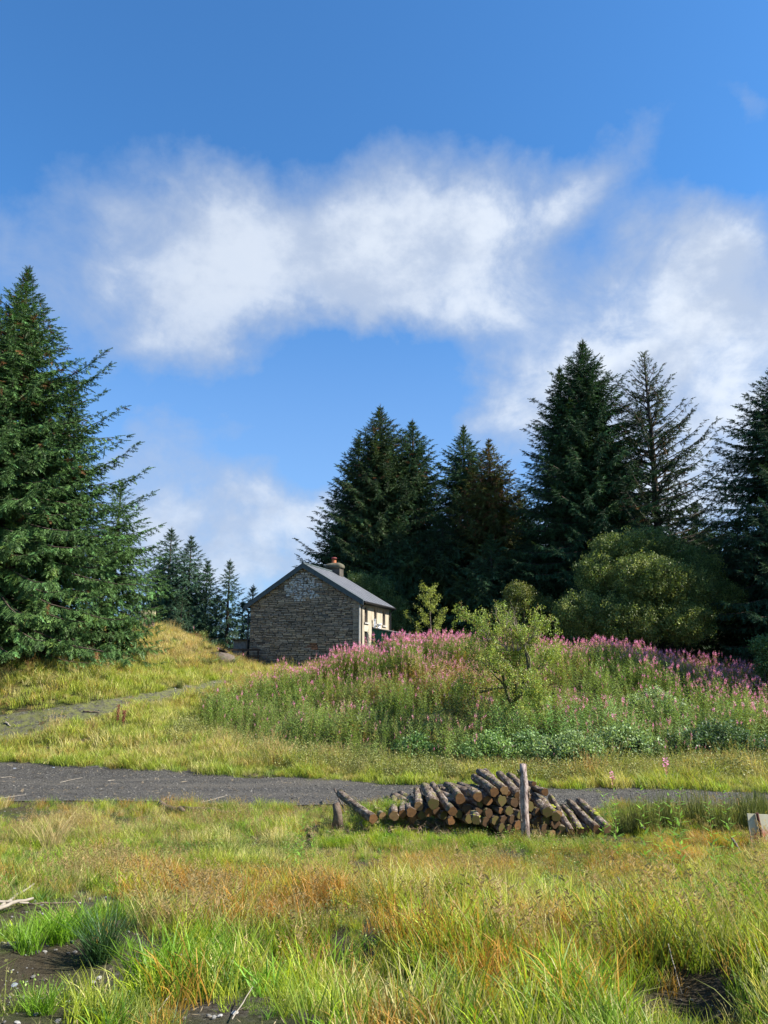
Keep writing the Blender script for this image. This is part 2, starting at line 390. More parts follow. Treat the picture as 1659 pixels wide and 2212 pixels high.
def clump(seed, n, rad, ll, lw, narrow=False, m_=None):
    r = random.Random(seed); b = MB(); cols = []
    for i in range(n):
        p = Vector([r.gauss(0, 1) for _ in range(3)]).normalized()*rad*r.random()**.6
        d = Vector([r.gauss(0, 1), r.gauss(0, 1), r.gauss(.2, .8)]).normalized(); s = d.cross(Vector([r.gauss(0, 1) for _ in range(3)])).normalized()
        l = ll*r.uniform(.6, 1.2); c = [r.uniform(.7, 1.25)]*3
        diamond(b, p, p+d*l, s*lw*.5*r.uniform(.7, 1.2), cols, c)
    me = b.mesh('clump', m_ or M_leaf); set_shade(me, np.array(cols)); return me
V_leaf = [variant('l', clump(400+i, 46, .26, .09, .05)) for i in range(4)]
V_leafs = [variant('l', clump(420+i, 14, .12, .055, .032)) for i in range(3)]
def herb(seed, h=1.3, flower=1, nl=34, rust=0, ll=.165, bend=.06):
    r = random.Random(seed); b = MB(); cols = []
    bd = r.uniform(0, 6.28); bx, by = math.cos(bd)*bend*h, math.sin(bd)*bend*h
    pt = lambda t: Vector((bx*t*t, by*t*t, h*t))
    for k in range(4):
        p, q = pt(k/4), pt((k+1)/4); diamond(b, p, q+(q-p)*.1, (.005, .0, 0), cols, [1, 1, 1], mi=1, mid=.2)
    top = .80 if flower else .98
    a = r.uniform(0, 6)
    for k in range(nl):
        t = .08+(top-.08)*(k+r.random()*.6)/nl; a += 2.4; p = pt(t)
        l = ll*r.uniform(.7, 1.1)*(1.0 if t < .6 else 1.35-t*.75); up = r.uniform(.05, .6)
        if rust and t < .5: c = [r.uniform(1.0, 1.5), r.uniform(.5, .8), .6]
        else: c = [r.uniform(.75, 1.2)]*3
        d = Vector((math.cos(a), math.sin(a), up)); s = Vector((-math.sin(a), math.cos(a), 0))
        diamond(b, p, p+d*l, s*l*.125, cols, c, [c[0]*1.1, c[1]*1.1, c[2]], mid=.35)
    if flower:
        for k in range(20):
            t = .80+.09*k/20; a += 2.4; p = pt(t); d = Vector((math.cos(a), math.sin(a), 1.3)).normalized()
            diamond(b, p, p+d*.06, Vector((-math.sin(a), math.cos(a), 0))*.006, cols, [r.uniform(.8, 1.2)]*3, mi=3)
        nf = 13 if flower == 1 else 5
        for k in range(nf):
            t = .875+.09*k/nf; a += 2.4; p = pt(t); d = Vector((math.cos(a), math.sin(a), .3)).normalized(); s = Vector((-math.sin(a), math.cos(a), r.uniform(-.5, .5)))
            fl = .045*(1.15-.5*k/nf)
            diamond(b, p+d*.01, p+d*fl, s*.022, cols, [r.uniform(.75, 1.3)]*3, mi=2, mid=.6)
        for k in range(8):
            t = .96+.05*k/8; a += 2.4; p = pt(t); d = Vector((math.cos(a), math.sin(a), 1)).normalized()
            diamond(b, p, p+d*.02, Vector((-math.sin(a), math.cos(a), 0))*.005, cols, [.9, .8, .9], mi=3)
    me = b.mesh('herb', [M_herb, M_stem, M_pink, M_pod]); set_shade(me, np.array(cols)); return me
V_herb = [variant('h', herb(500+i, 1.25, 1)) for i in range(3)]+[variant('h', herb(510+i, 1.15, 0, 40)) for i in range(3)]+[variant('h', herb(520+i, 1.2, 2, 30, 1)) for i in range(2)]
def stone_mesh(seed, m_):
    r = random.Random(seed); b = MB(); ph = []
    pts = [Vector((0, 0, 1)), Vector((0, 0, -.5))]
    b.v = []
    ring = lambda z, rr, o: [(math.cos(k*1.2566+o)*rr*r.uniform(.75, 1.2), math.sin(k*1.2566+o)*rr*r.uniform(.75, 1.2), z*r.uniform(.8, 1.2)) for k in range(5)]
    v = ring(-.3, .8, 0)+ring(.25, 1, .3)+ring(.6, .5, 0)
    f = [tuple(range(4, -1, -1))]+[(k, (k+1) % 5, 5+(k+1) % 5, 5+k) for k in range(5)]+[(5+k, 5+(k+1) % 5, 10+(k+1) % 5, 10+k) for k in range(5)]+[(10, 11, 12, 13, 14)]
    b.add(v, f); me = b.mesh('stone', m_); set_shade(me, (1, 1, 1)); return me
V_stone = [variant('k', stone_mesh(600+i, M_stone)) for i in range(3)]
def debris(seed):
    r = random.Random(seed); b = MB(); cols = []
    for i in range(3):
        x, y = r.uniform(-.1, .1), r.uniform(-.1, .1); a = r.uniform(0, 3.14); l = r.uniform(.05, .2)
        diamond(b, (x, y, .01), (x+math.cos(a)*l, y+math.sin(a)*l, .02), (-math.sin(a)*.006, math.cos(a)*.006, .002), cols, [1, 1, 1])
    me = b.mesh('debris', M_stone); set_shade(me, (1, 1, 1)); return me
V_deb = [variant('d', debris(640+i)) for i in range(3)]

# ------------------------------------------------------------------ ground sheet
def axis(parts):
    o = []
    for a, b, s in parts: o += list(np.arange(a, b, s))
    return np.array(o+[parts[-1][1]])
gx = axis([(-400, -100, 50), (-100, -40, 6), (-40, -16, 1.2), (-16, -7, .35), (-7, 7, .16), (7, 18, .35), (18, 40, 1.2), (40, 100, 6), (100, 400, 50)])
gy = axis([(-300, -40, 40), (-40, -4, 3), (-4, 2, .5), (2, 12, .14), (12, 28, .25), (28, 50, .5), (50, 90, 1.5), (90, 150, 6), (150, 450, 50)])
GX, GY = np.meshgrid(gx, gy); GZ = H(GX, GY)
gv = np.c_[GX.ravel(), GY.ravel(), GZ.ravel()]; nx, ny = len(gx), len(gy)
idx = np.arange(nx*ny).reshape(ny, nx)
gf = np.stack([idx[:-1, :-1], idx[:-1, 1:], idx[1:, 1:], idx[1:, :-1]], -1).reshape(-1, 4)
def npmesh(name, v, f, m_, smooth=True):
    me = bpy.data.meshes.new(name); me.vertices.add(len(v)); me.vertices.foreach_set('co', np.asarray(v, np.float32).ravel())
    me.loops.add(f.size); me.loops.foreach_set('vertex_index', f.ravel().astype(np.int32))
    me.polygons.add(len(f)); me.polygons.foreach_set('loop_start', np.arange(0, f.size, f.shape[1], dtype=np.int32))
    me.polygons.foreach_set('use_smooth', np.full(len(f), smooth)); me.materials.append(m_); me.update(calc_edges=True); me.validate(); return me
m, t = mat('soil_and_turf'); g = t.n('ShaderNodeNewGeometry').outputs['Position']
f1 = t.rng(t.noise(.8, 6, .65, g), .4, .6)
col = t.mix(f1, (.07, .085, .025, 1), (.08, .062, .035, 1))
sep = t.n('ShaderNodeSeparateXYZ', {0: g})
nf2 = t.rng(t.noise(1.1, 5, .6, g), .42, .58, .25, .95); soil = t.ramp(t.noise(22, 7, .7, g), [(.3, (.035, .027, .02)), (.45, (.075, .06, .045)), (.58, (.12, .105, .085)), (.72, (.2, .185, .165))])
nearf = t.m('MULTIPLY', t.rng(sep.outputs[1], 10, 17.5, 1, 0), nf2)
col = t.mix(nearf, col, soil)
b = t.n('ShaderNodeBump', {'Height': t.noise(28, 8, .75, g), 'Strength': 1.0, 'Distance': .09})
out(t, t.n('ShaderNodeBsdfPrincipled', {'Base Color': col, 'Roughness': .95, 'Normal': b.outputs[0], 'Specular IOR Level': .1}).outputs[0])
tag(link('ground', npmesh('ground', gv, gf, m)), kind='structure')

def strip(name, xs, near, far, nw, m_, lift, taper=None):
    v = []
    for x, a, b_ in zip(xs, near, far):
        for k in range(nw+1):
            y = a+(b_-a)*k/nw; v.append((x if np.ndim(x) == 0 else x, y))
    v = np.array(v); z = H(v[:, 0], v[:, 1])+lift
    n = len(xs); ii = np.arange(n*(nw+1)).reshape(n, nw+1)
    f = np.stack([ii[:-1, :-1], ii[1:, :-1], ii[1:, 1:], ii[:-1, 1:]], -1).reshape(-1, 4)
    return tag(link(name, npmesh(name, np.c_[v, z], f, m_)), kind='structure')
m, t = mat('dark_slate_gravel'); g = t.n('ShaderNodeNewGeometry').outputs['Position']
vo = t.n('ShaderNodeTexVoronoi', {'Vector': g, 'Scale': 34.}); vc = t.n('ShaderNodeSeparateColor', {0: vo.outputs['Color']}).outputs[0]
col = t.ramp(vc, [(0, (.025, .022, .018)), (.6, (.050, .045, .039)), (.93, (.088, .08, .070)), (1, (.22, .2, .17))])
col = t.mix(t.rng(t.noise(1.0, 6, .65, t.n('ShaderNodeVectorMath', {0: g, 1: (.16, 1.5, 1)}, operation='MULTIPLY').outputs[0]), .45, .68, 0, .8), col, (.095, .083, .066, 1))
col = t.mix(t.rng(t.noise(1.4, 6, .7, g), .56, .7, 0, .7), col, (.03, .026, .02, 1))
b = t.n('ShaderNodeBump', {'Height': vo.outputs['Distance'], 'Strength': .8, 'Distance': .03})
out(t, t.n('ShaderNodeBsdfPrincipled', {'Base Color': col, 'Roughness': .75, 'Normal': b.outputs[0], 'Specular IOR Level': .3}).outputs[0])
M_gravel = m
xs = np.arange(-40, 40, .22)
rn = interp(ROAD_N, xs)+(fbm(xs, xs*0, 1.1, 9, 4)-.5)*1.0; rf = interp(ROAD_F, xs)+(fbm(xs, xs*0+5, 1.1, 12, 4)-.5)*.9
strip('gravel_road', xs, rn, rf, 16, M_gravel, .02)
# mossy side track forking off behind the verge
TN = [hit(a, b_, 22) for a, b_ in ((-260, 1640), (-100, 1625), (30, 1612), (90, 1588), (160, 1563), (260, 1540), (350, 1522), (440, 1500), (500, 1478))]
TF = [hit(a, b_, 22) for a, b_ in ((-260, 1565), (-100, 1555), (0, 1547), (80, 1538), (160, 1527), (250, 1512), (350, 1494), (430, 1478), (490, 1464))]
m, t = mat('mossy_track'); g = t.n('ShaderNodeNewGeometry').outputs['Position']
vo = t.n('ShaderNodeTexVoronoi', {'Vector': g, 'Scale': 26.}); vc = t.n('ShaderNodeSeparateColor', {0: vo.outputs['Color']}).outputs[0]
col = t.ramp(vc, [(0, (.05, .05, .045)), (.7, (.10, .095, .08)), (1, (.22, .21, .19))])
col = t.mix(t.rng(t.noise(3.2, 9, .8, g), .40, .60, 0, .85), t.mix(1, col, (.62, .6, .56, 1), 'MULTIPLY'), (.12, .125, .035, 1))
out(t, t.n('ShaderNodeBsdfPrincipled', {'Base Color': col, 'Roughness': .9, 'Specular IOR Level': .15}).outputs[0])
v = []; nw = 8; ns = len(TN)
tt = np.linspace(0, ns-1, 90)
tn = np.c_[np.interp(tt, range(ns), [p[0] for p in TN]), np.interp(tt, range(ns), [p[1] for p in TN])]
tf = np.c_[np.interp(tt, range(ns), [p[0] for p in TF]), np.interp(tt, range(ns), [p[1] for p in TF])]
v = np.concatenate([a+(b_-a)*np.linspace(0, 1, nw+1)[:, None] for a, b_ in zip(tn, tf)])
ii = np.arange(len(v)).reshape(-1, nw+1)
f = np.stack([ii[:-1, :-1], ii[1:, :-1], ii[1:, 1:], ii[:-1, 1:]], -1).reshape(-1, 4)
tag(link('mossy_track', npmesh('mossy_track', np.c_[v, H(v[:, 0], v[:, 1])+.012], f, m)), kind='structure')
TPOLY = np.concatenate([tn, tf[::-1]])
def inpoly(x, y, poly):
    c = np.zeros(len(x), bool); j = len(poly)-1
    for i in range(len(poly)):
        xi, yi = poly[i]; xj, yj = poly[j]
        k = ((yi > y) != (yj > y)) & (x < (xj-xi)*(y-yi)/(yj-yi+1e-12)+xi); c ^= k; j = i
    return c
def inroad(x, y, pad=0): return (y > interp(ROAD_N, x)-pad) & (y < interp(ROAD_F, x)+pad)
# fireweed stand outline (world)
SF = [hit(a, b_, 20) for a, b_ in ((440, 1585), (500, 1600), (620, 1630), (780, 1650), (950, 1665), (1150, 1668), (1350, 1665), (1500, 1655), (1659, 1650), (1800, 1650))]
STAND = np.array(SF+[(26, 34), (24, 43), (14, 44), (6, 42.5), (1.5, 42), (-1.2, 41.5), (-3.2, 39.5), (-5.2, 37.5), (-6.6, 35), (-7.4, 32)])
# bare places on the near bank
BARE = [(-1.9, 3.3, .8, 1.1), (-1.2, 3.1, .5, 1.0), (*hit(40, 2110), 1.0, 1.0), (*hit(150, 2160), .6, .9), (*hit(20, 1985), .5, .9), (*hit(60, 1930), .35, .7), (*hit(500, 2215), .25, .7), (*hit(660, 2215), .2, .5), (*hit(890, 2170), .25, .6),
        (*hit(1035, 2210), .16, .8), (*hit(1480, 2160), .16, .8), (*hit(1560, 2180), .2, .8), (*hit(40, 1765), .9, .9), (*hit(1400, 1960), .35, .5), (*hit(1640, 2030), .35, .9), (*hit(1240, 1900), .4, .3), (*hit(1120, 1850), .4, .4)]
HOL += [(-.75, 14.9, .8, -.22), (.1, 14.95, .8, -.30), (.95, 15.1, .7, -.22), (1.7, 15.3, .6, -.10)]
def bare(x, y):
    s = np.zeros(len(x))
    for a, b_, r_, k in BARE: s = np.maximum(s, k*np.exp(-((x-a)**2+((y-b_))**2)/r_**2))
    return s*(.45+1.1*fbm(x, y, 3.1, 55, 3))
def cpick(w_, cols, blend=.35):
    w_ = np.array(w_); w_ = w_/w_.sum(0); cs = np.cumsum(w_, 0); u = rng.random(w_.shape[1])
    k = np.minimum((u[None] > cs).sum(0), len(cols)-1); c = np.array(cols)
    return c[k]*(1-blend)+(w_[:, :, None]*c[:, None, :]).sum(0)*blend
def cmix(w_, cols):
    w_ = np.array(w_); w_ = w_/w_.sum(0); return (w_[:, :, None]*np.array(cols)[:, None, :]).sum(0)
GRN, YEL, OLV, RUS, STR, DRK = (.14, .29, .025), (.36, .42, .035), (.22, .25, .075), (.48, .21, .05), (.58, .49, .27), (.07, .16, .03)
RB = [(*hit(a, b_), r_, k) for a, b_, r_, k in ((380, 1900, .9, 1.2), (500, 1940, .9, 1.4), (640, 1990, .6, 1.3), (780, 2010, .6, 1.2), (900, 2060, .5, 1), (940, 1900, .9, 1.3), (960, 1870, .8, .8), (1330, 1870, .9, 1.1), (1440, 1850, .9, 1.2), (1100, 1890, .8, .9),
      (130, 1790, 1.2, .5), (700, 1720, 1.0, .5), (1200, 2090, .6, .8), (1320, 2150, .4, .8), (1560, 1830, 1.3, .9), (1100, 2150, .5, .8))]
GB = [(*hit(a, b_), r_, k) for a, b_, r_, k in ((130, 2010, .6, 1.5), (300, 2100, .6, 1.5), (420, 2130, .5, 1.5), (100, 1880, 1.2, .8), (1600, 1960, .7, 1.6), (1420, 2000, .8, 1.3), (1300, 2180, .6, 1.2), (700, 2120, .5, 1.3), (1250, 1770, 2, .8), (1000, 1800, 1.5, 1.2), (880, 1800, 1.2, 1.1), (500, 1800, 1.6, .7), (1080, 2080, .7, 1), (780, 2080, .5, 1))]
SB = [(*hit(a, b_), r_, k) for a, b_, r_, k in ((110, 1780, .8, 1.8), (250, 1800, 1.3, .8), (600, 1830, 1.5, .8), (750, 1800, 1.2, .7), (1100, 1950, 1.2, .4), (1500, 1900, 1, .5), (1600, 1850, 1, .6))]
def bsum(x, y, B):
    s = np.zeros(len(x))
    for a, b_, r_, k in B: s += k*np.exp(-((x-a)**2+(y-b_)**2)/r_**2)
    return s
def near_color(x, y):
    n1 = fbm(x, y, 1.1, 21, 4); n2 = fbm(x, y, 1.6, 25, 4); n3 = fbm(x, y, .8, 29, 3); n4 = fbm(x, y, 2.6, 33, 3)
    c = lambda n, a, b_: np.clip((n-a)/(b_-a), 0, 1)
    r_ = rng.random(len(x))
    ww = [.28+c(n1, .5, .65)*.8+bsum(x, y, GB)*1.1, .35+c(n3, .45, .6)*.9+.6*bsum(x, y, GB), .35+c(n4, .4, .6)*.4, .06+c(n2, .52, .66)*.85+bsum(x, y, RB)*2.8*(.4+n4), .25+bsum(x, y, SB)*2+c(n4, .5, .7)*.5, .05+c(1-n1, .52, .68)*.5]
    col = cpick(ww, [GRN, YEL, OLV, RUS, STR, DRK])
    return col*rng.uniform(.8, 1.2, (len(x), 1))
def pts_area(n, x0, x1, y0, y1, clipf=True):
    y = y0+(y1-y0)*rng.random(n); x = x0+(x1-x0)*rng.random(n)
    if clipf: k = np.abs(x) < .545*y+1.0; x, y = x[k], y[k]
    return x, y
def rots(n, tilt=.15): return np.c_[rng.normal(0, tilt, n), rng.normal(0, tilt, n), rng.random(n)*6.283]

# ------------------------------------------------------------------ the near bank grass
def grass_patch(name, vars_, n, box, s0, s1, colf, keepf, label, cat='grass', rotf=None, tilt=.12, weight=None):
    x, y = pts_area(n, *box); k = keepf(x, y); x, y = x[k], y[k]
    c = colf(x, y); nn = len(x); Pt = np.c_[x, y, H(x, y)-.015]
    Rr = rots(nn, tilt) if rotf is None else rotf(nn)
    cl = np.clip((fbm(x, y, 1.9, 41, 3)-.36)/.26, 0, 1)
    s = rng.uniform(s0, s1, nn)*(.55+.75*cl)*np.where(y < 18, np.clip(1.35-y/14, np.where((x > -1.6) & (x < 4.5), .5, .72), .95)*np.clip((y-1.9)/2.2, .35, 1), 1)*np.where(y < 18, 1-.55*np.clip(bare(x, y)*1.3, 0, 1), 1)
    o = scatter(name, vars_, Pt, Rr, s, rng.integers(0, len(vars_), nn), c)
    return tag(o, label, cat, kind='stuff')
notroad = lambda x, y: ~inroad(x, y, -.12)
kb = lambda x, y: notroad(x, y) & (rng.random(len(x)) > bare(x, y)*1.35) & (rng.random(len(x)) < np.clip((fbm(x, y, 1.9, 41, 3)-.26)*6, .45, 1)) & (y < interp(ROAD_N, x)+.15)
def rot_lean(n): return np.c_[rng.normal(0, .12, n), rng.normal(-.05, .12, n), rng.normal(0, .5, n)]
V_broad = [variant('g', blades(16, .08, .27, .013, .5, .5, 190+i, segs=4, shade=((.8, .8, .8), (1.2, 1.2, 1)))) for i in range(3)]
thin = lambda x, y: (rng.random(len(x)) < np.clip(1.25-(y-3)/26, .3, 1))
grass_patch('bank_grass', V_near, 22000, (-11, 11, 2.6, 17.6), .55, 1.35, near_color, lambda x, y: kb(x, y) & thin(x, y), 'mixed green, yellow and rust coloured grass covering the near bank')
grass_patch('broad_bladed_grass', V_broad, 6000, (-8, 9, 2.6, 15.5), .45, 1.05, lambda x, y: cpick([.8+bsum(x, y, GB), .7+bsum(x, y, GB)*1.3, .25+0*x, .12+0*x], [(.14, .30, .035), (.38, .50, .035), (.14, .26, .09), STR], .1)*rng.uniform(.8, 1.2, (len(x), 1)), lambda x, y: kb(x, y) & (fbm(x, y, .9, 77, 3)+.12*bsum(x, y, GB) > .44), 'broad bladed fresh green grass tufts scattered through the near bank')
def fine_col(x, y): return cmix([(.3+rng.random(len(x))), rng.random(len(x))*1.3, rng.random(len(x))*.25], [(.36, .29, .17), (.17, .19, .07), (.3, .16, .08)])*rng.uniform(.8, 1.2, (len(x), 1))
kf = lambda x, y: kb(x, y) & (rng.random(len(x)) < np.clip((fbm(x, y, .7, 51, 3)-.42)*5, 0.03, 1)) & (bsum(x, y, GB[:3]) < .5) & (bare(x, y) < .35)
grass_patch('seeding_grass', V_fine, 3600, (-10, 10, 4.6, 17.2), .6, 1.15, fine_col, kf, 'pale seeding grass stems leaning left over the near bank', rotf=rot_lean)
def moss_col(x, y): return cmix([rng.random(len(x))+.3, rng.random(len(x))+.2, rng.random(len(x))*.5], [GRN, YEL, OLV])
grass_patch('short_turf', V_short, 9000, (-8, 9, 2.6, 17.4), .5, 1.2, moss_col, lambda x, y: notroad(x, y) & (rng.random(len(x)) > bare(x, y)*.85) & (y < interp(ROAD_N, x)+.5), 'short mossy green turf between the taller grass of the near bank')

# ------------------------------------------------------------------ verge and meadow
def meadow_col(x, y):
    n1 = fbm(x, y, .35, 61, 4); n2 = fbm(x, y, .6, 65, 3); c = lambda n, a, b_: np.clip((n-a)/(b_-a), 0, 1)
    edge = np.exp(-np.abs(y-interp(ROAD_F, x))/.9)
    dt = np.min(np.hypot(x[:, None]-tf[None, ::6, 0], y[:, None]-tf[None, ::6, 1]), 1); te = np.exp(-dt/1.4)
    mound = np.exp(-(((x+14)/4.2)**2+((y-43)/4)**2))
    mound = np.clip(((H(x, y, False)-3.7)/1.0), 0, 1)*(x < -8)
    ww = [.3+edge*.5+c(n2, .5, .65)*.4, .4+c(n1, .45, .6)*.8+edge*1.2+te*2.6, .2+0*x, .2+c(1-n1, .5, .62)*.6+(1-edge)*c(n2, .5, .6)*.4+mound*1.0, .65+c(n2, .4, .6)*1.0+mound*4.5, .05+0*x]
    return cpick(ww, [(.15, .29, .035), (.31, .39, .04), OLV, (.42, .24, .09), (.54, .45, .24), DRK], .5)*rng.uniform(.85, 1.15, (len(x), 1))
instand = lambda x, y: inpoly(x, y, STAND)
offtrack = lambda x, y: ~inpoly(x, y, TPOLY)
km = lambda x, y: (y > interp(ROAD_F, x)-.05) & offtrack(x, y) & ~instand(x, y) & (y < 52)
grass_patch('verge_grass', V_mid, 9500, (-15, 15, 18.5, 25.5), .5, 1.1, meadow_col, km, 'yellow green verge grass along the far edge of the gravel road')
grass_patch('meadow_grass', V_far, 24000, (-26, 0, 23, 52), .45, 1.1, meadow_col, lambda x, y: km(x, y) & (y > 24), 'sunny yellow green meadow grass between track, spruce and cottage')
grass_patch('understorey_grass', V_far, 4500, (0, 26, 40, 52), .6, 1.2, lambda x, y: np.tile(OLV, (len(x), 1))*rng.uniform(.6, 1.1, (len(x), 1)), km, 'rough grass below the conifers behind the pink flowers')
grass_patch('track_turf', V_short, 3400, (-22, -5, 23, 42), .5, 1.3, lambda x, y: cmix([rng.random(len(x)), rng.random(len(x))], [YEL, OLV]), lambda x, y: inpoly(x, y, TPOLY) & (fbm(x, y, 1.2, 71, 3)+.012*(y-28) > .46), 'thin turf growing in patches on the mossy track')
grass_patch('road_edge_grass', V_short, 3400, (-16, 15, 16, 27), .4, 1.3, lambda x, y: cpick([.6+0*x, .7+0*x, .4+0*x], [GRN, YEL, STR], .3), lambda x, y: (np.minimum(np.abs(y-interp(ROAD_N, x)), np.abs(y-interp(ROAD_F, x))) < .12+.5*np.clip(fbm(x, y, 1.5, 97, 3)-.4, 0, 1)*2), 'short turf creeping over both edges of the gravel road')
grass_patch('tall_verge_grass', [variant('g', blades(30, .2, .62, .007, .5, .25, 210+i, segs=3, heads=20)) for i in range(3)], 5200, (-22, 15, 19.5, 47), .5, 1.05, lambda x, y: cpick([.5+0*x, .5+0*x, .22+0*x], [(.48, .39, .22), (.26, .27, .10), (.36, .19, .09)], .3)*rng.uniform(.8, 1.2, (len(x), 1)), lambda x, y: km(x, y) & (y > interp(ROAD_F, x)+.6) & (fbm(x, y, .5, 93, 3)+.25*(x > -4) > .50), 'tall straw coloured seeding grass on the verge and meadow')
# stand of fireweed
HWX = hit(1128, 1612, 20)
x, y = pts_area(30000, -10, 26, 21, 45); k = instand(x, y); x, y = x[k], y[k]
k = rng.random(len(x)) < np.maximum(np.clip((fbm(x, y, 1.1, 85, 3)-.30)*6, .25, 1), np.clip((y-33)/4, 0, .95)); x, y = x[k], y[k]
k = rng.random(len(x)) < .95; x, y = x[k], y[k]
n = len(x); hgt = H(x, y); n1 = fbm(x, y, .3, 81, 3)
right = np.clip((x-9)/5, 0, 1)
pf = np.clip((y-34.5)/3, 0.06, .92)*np.clip((n1-.2)*5, .5, 1); pf = np.maximum(pf, np.clip((y-27.5)/3, 0, 1)*right*.85)
pr = np.clip(1-np.hypot((x-3.4)/4.5, (y-32.5)/4.0), 0, 1)*1.1+.05+.25*np.clip((fbm(x, y, .5, 99, 3)-.55)*6, 0, 1)
u = rng.random(n); V = np.where(u < pf, rng.integers(0, 3, n), rng.integers(3, 6, n)); V = np.where(rng.random(n) < pr, rng.integers(6, 8, n), V)
T = cmix([.6+rng.random(n)*.8, .3+rng.random(n)*.8+.8*np.clip((30-y)/6, 0, 1)*0, .25*rng.random(n)+pr], [(.12, .23, .055), (.24, .33, .08), (.40, .19, .07)])*rng.uniform(.8, 1.2, (n, 1))
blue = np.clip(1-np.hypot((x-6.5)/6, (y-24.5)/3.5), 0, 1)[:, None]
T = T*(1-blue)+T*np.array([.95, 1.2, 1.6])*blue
sc = rng.uniform(.62, 1.12, n)*(.68+.6*np.clip((fbm(x, y, .8, 87, 3)-.3)/.4, 0, 1))*np.clip(.6+(y-interp([(p[0], p[1]) for p in SF], x))*.25, .6, 1)
tag(scatter('fireweed_stand', V_herb, np.c_[x, y, hgt-.02], rots(n, .16), sc, V, T), 'broad stand of tall green fireweed with pink flower spikes covering the slope', 'wildflowers', kind='stuff')
# seedy weeds along the stand's foot
xx = rng.uniform(-7.5, 14, 2600); yy = interp([(p[0], p[1]) for p in SF], xx)+rng.normal(-.4, .55, 2600); k = (yy > interp(ROAD_F, xx)+.5); xx, yy = xx[k], yy[k]
V_weed = [variant('w', clump(460+i, 60, .30, .05, .03)) for i in range(3)]
tag(scatter('verge_weeds', V_weed, np.c_[xx, yy, H(xx, yy)+.14], rots(len(xx), .3), rng.uniform(.5, 1.2, len(xx)), rng.integers(0, 3, len(xx)),
    cmix([rng.random(len(xx)), rng.random(len(xx)), rng.random(len(xx))*.4], [(.2, .2, .07), OLV, (.3, .26, .12)])), 'low pale weeds at the foot of the fireweed slope', 'weeds', kind='stuff')

xx, yy = pts_area(9000, -9, 9, 4.2, 15.5); k = (fbm(xx, yy, .75, 111, 3)+.05*(xx > 1) > .56) & kb(xx, yy); xx, yy = xx[k], yy[k]; print('bank weeds', len(xx))
tag(scatter('bank_weeds', V_weed, np.c_[xx, yy, H(xx, yy)+.06], rots(len(xx), .3), rng.uniform(.22, .55, len(xx)), rng.integers(0, 3, len(xx)),
    cpick([np.ones(len(xx)), np.ones(len(xx)), np.ones(len(xx))*.5, np.ones(len(xx))*.35], [(.09, .17, .035), (.16, .24, .05), (.2, .13, .06), (.3, .27, .12)], .3)*rng.uniform(.7, 1.3, (len(xx), 1))), 'low leafy weeds among the grass of the near bank', 'weeds', kind='stuff')
# stones and litter
def scat_stones(name, n, box, keep, s0, s1, label, cols=((.045, .041, .036), (.10, .092, .08), (.26, .24, .21)), vv=None, cat='gravel', lift=.02):
    x, y = pts_area(n, *box); k = keep(x, y); x, y = x[k], y[k]; nn = len(x)
    c = cmix([rng.random(nn)+.3, rng.random(nn)*.8, rng.random(nn)**6*1.5], cols)
    s = s0+(s1-s0)*rng.random(nn)**3
    vv = vv or V_stone
    tag(scatter(name, vv, np.c_[x, y, H(x, y)+lift], rots(nn, .25), np.c_[s, s*rng.uniform(.6, 1, nn), s*rng.uniform(.35, .7, nn)] if vv is V_stone else s, rng.integers(0, len(vv), nn), c), label, cat, kind='stuff')
scat_stones('road_stones', 15000, (-15, 13, 16.5, 26.5), lambda x, y: inroad(x, y, .12), .010, .045, 'dark slate chippings lying on the gravel road')
scat_stones('track_stones', 2500, (-22, -6, 24, 42), lambda x, y: inpoly(x, y, TPOLY), .012, .07, 'loose stones on the mossy track', ((.1, .1, .09), (.16, .15, .13), (.45, .43, .4)))
scat_stones('bank_stones', 26000, (-10, 4.5, 2.4, 17.8), lambda x, y: rng.random(len(x)) < bare(x, y)*1.2, .004, .026, 'small stones in the bare soil patches of the near bank', ((.09, .085, .08), (.15, .14, .13), (.5, .48, .46)), lift=.006)
scat_stones('bank_litter', 3600, (-5, 5, 2.4, 9), lambda x, y: (bare(x, y) > .15) | (rng.random(len(x)) < .12), .12, .55, 'dead grass scraps and twigs on the bare soil of the near bank', ((.30, .24, .14), (.12, .08, .05), (.45, .38, .26)), vv=V_deb, cat='litter', lift=.006)
scat_stones('road_litter', 1700, (-15, 13, 16.5, 26), lambda x, y: inroad(x, y, .1), .5, 1.3, 'pale bark scraps and twigs strewn on the gravel road', ((.20, .15, .09), (.10, .07, .045), (.34, .28, .2)), vv=V_deb, cat='litter', lift=.025)

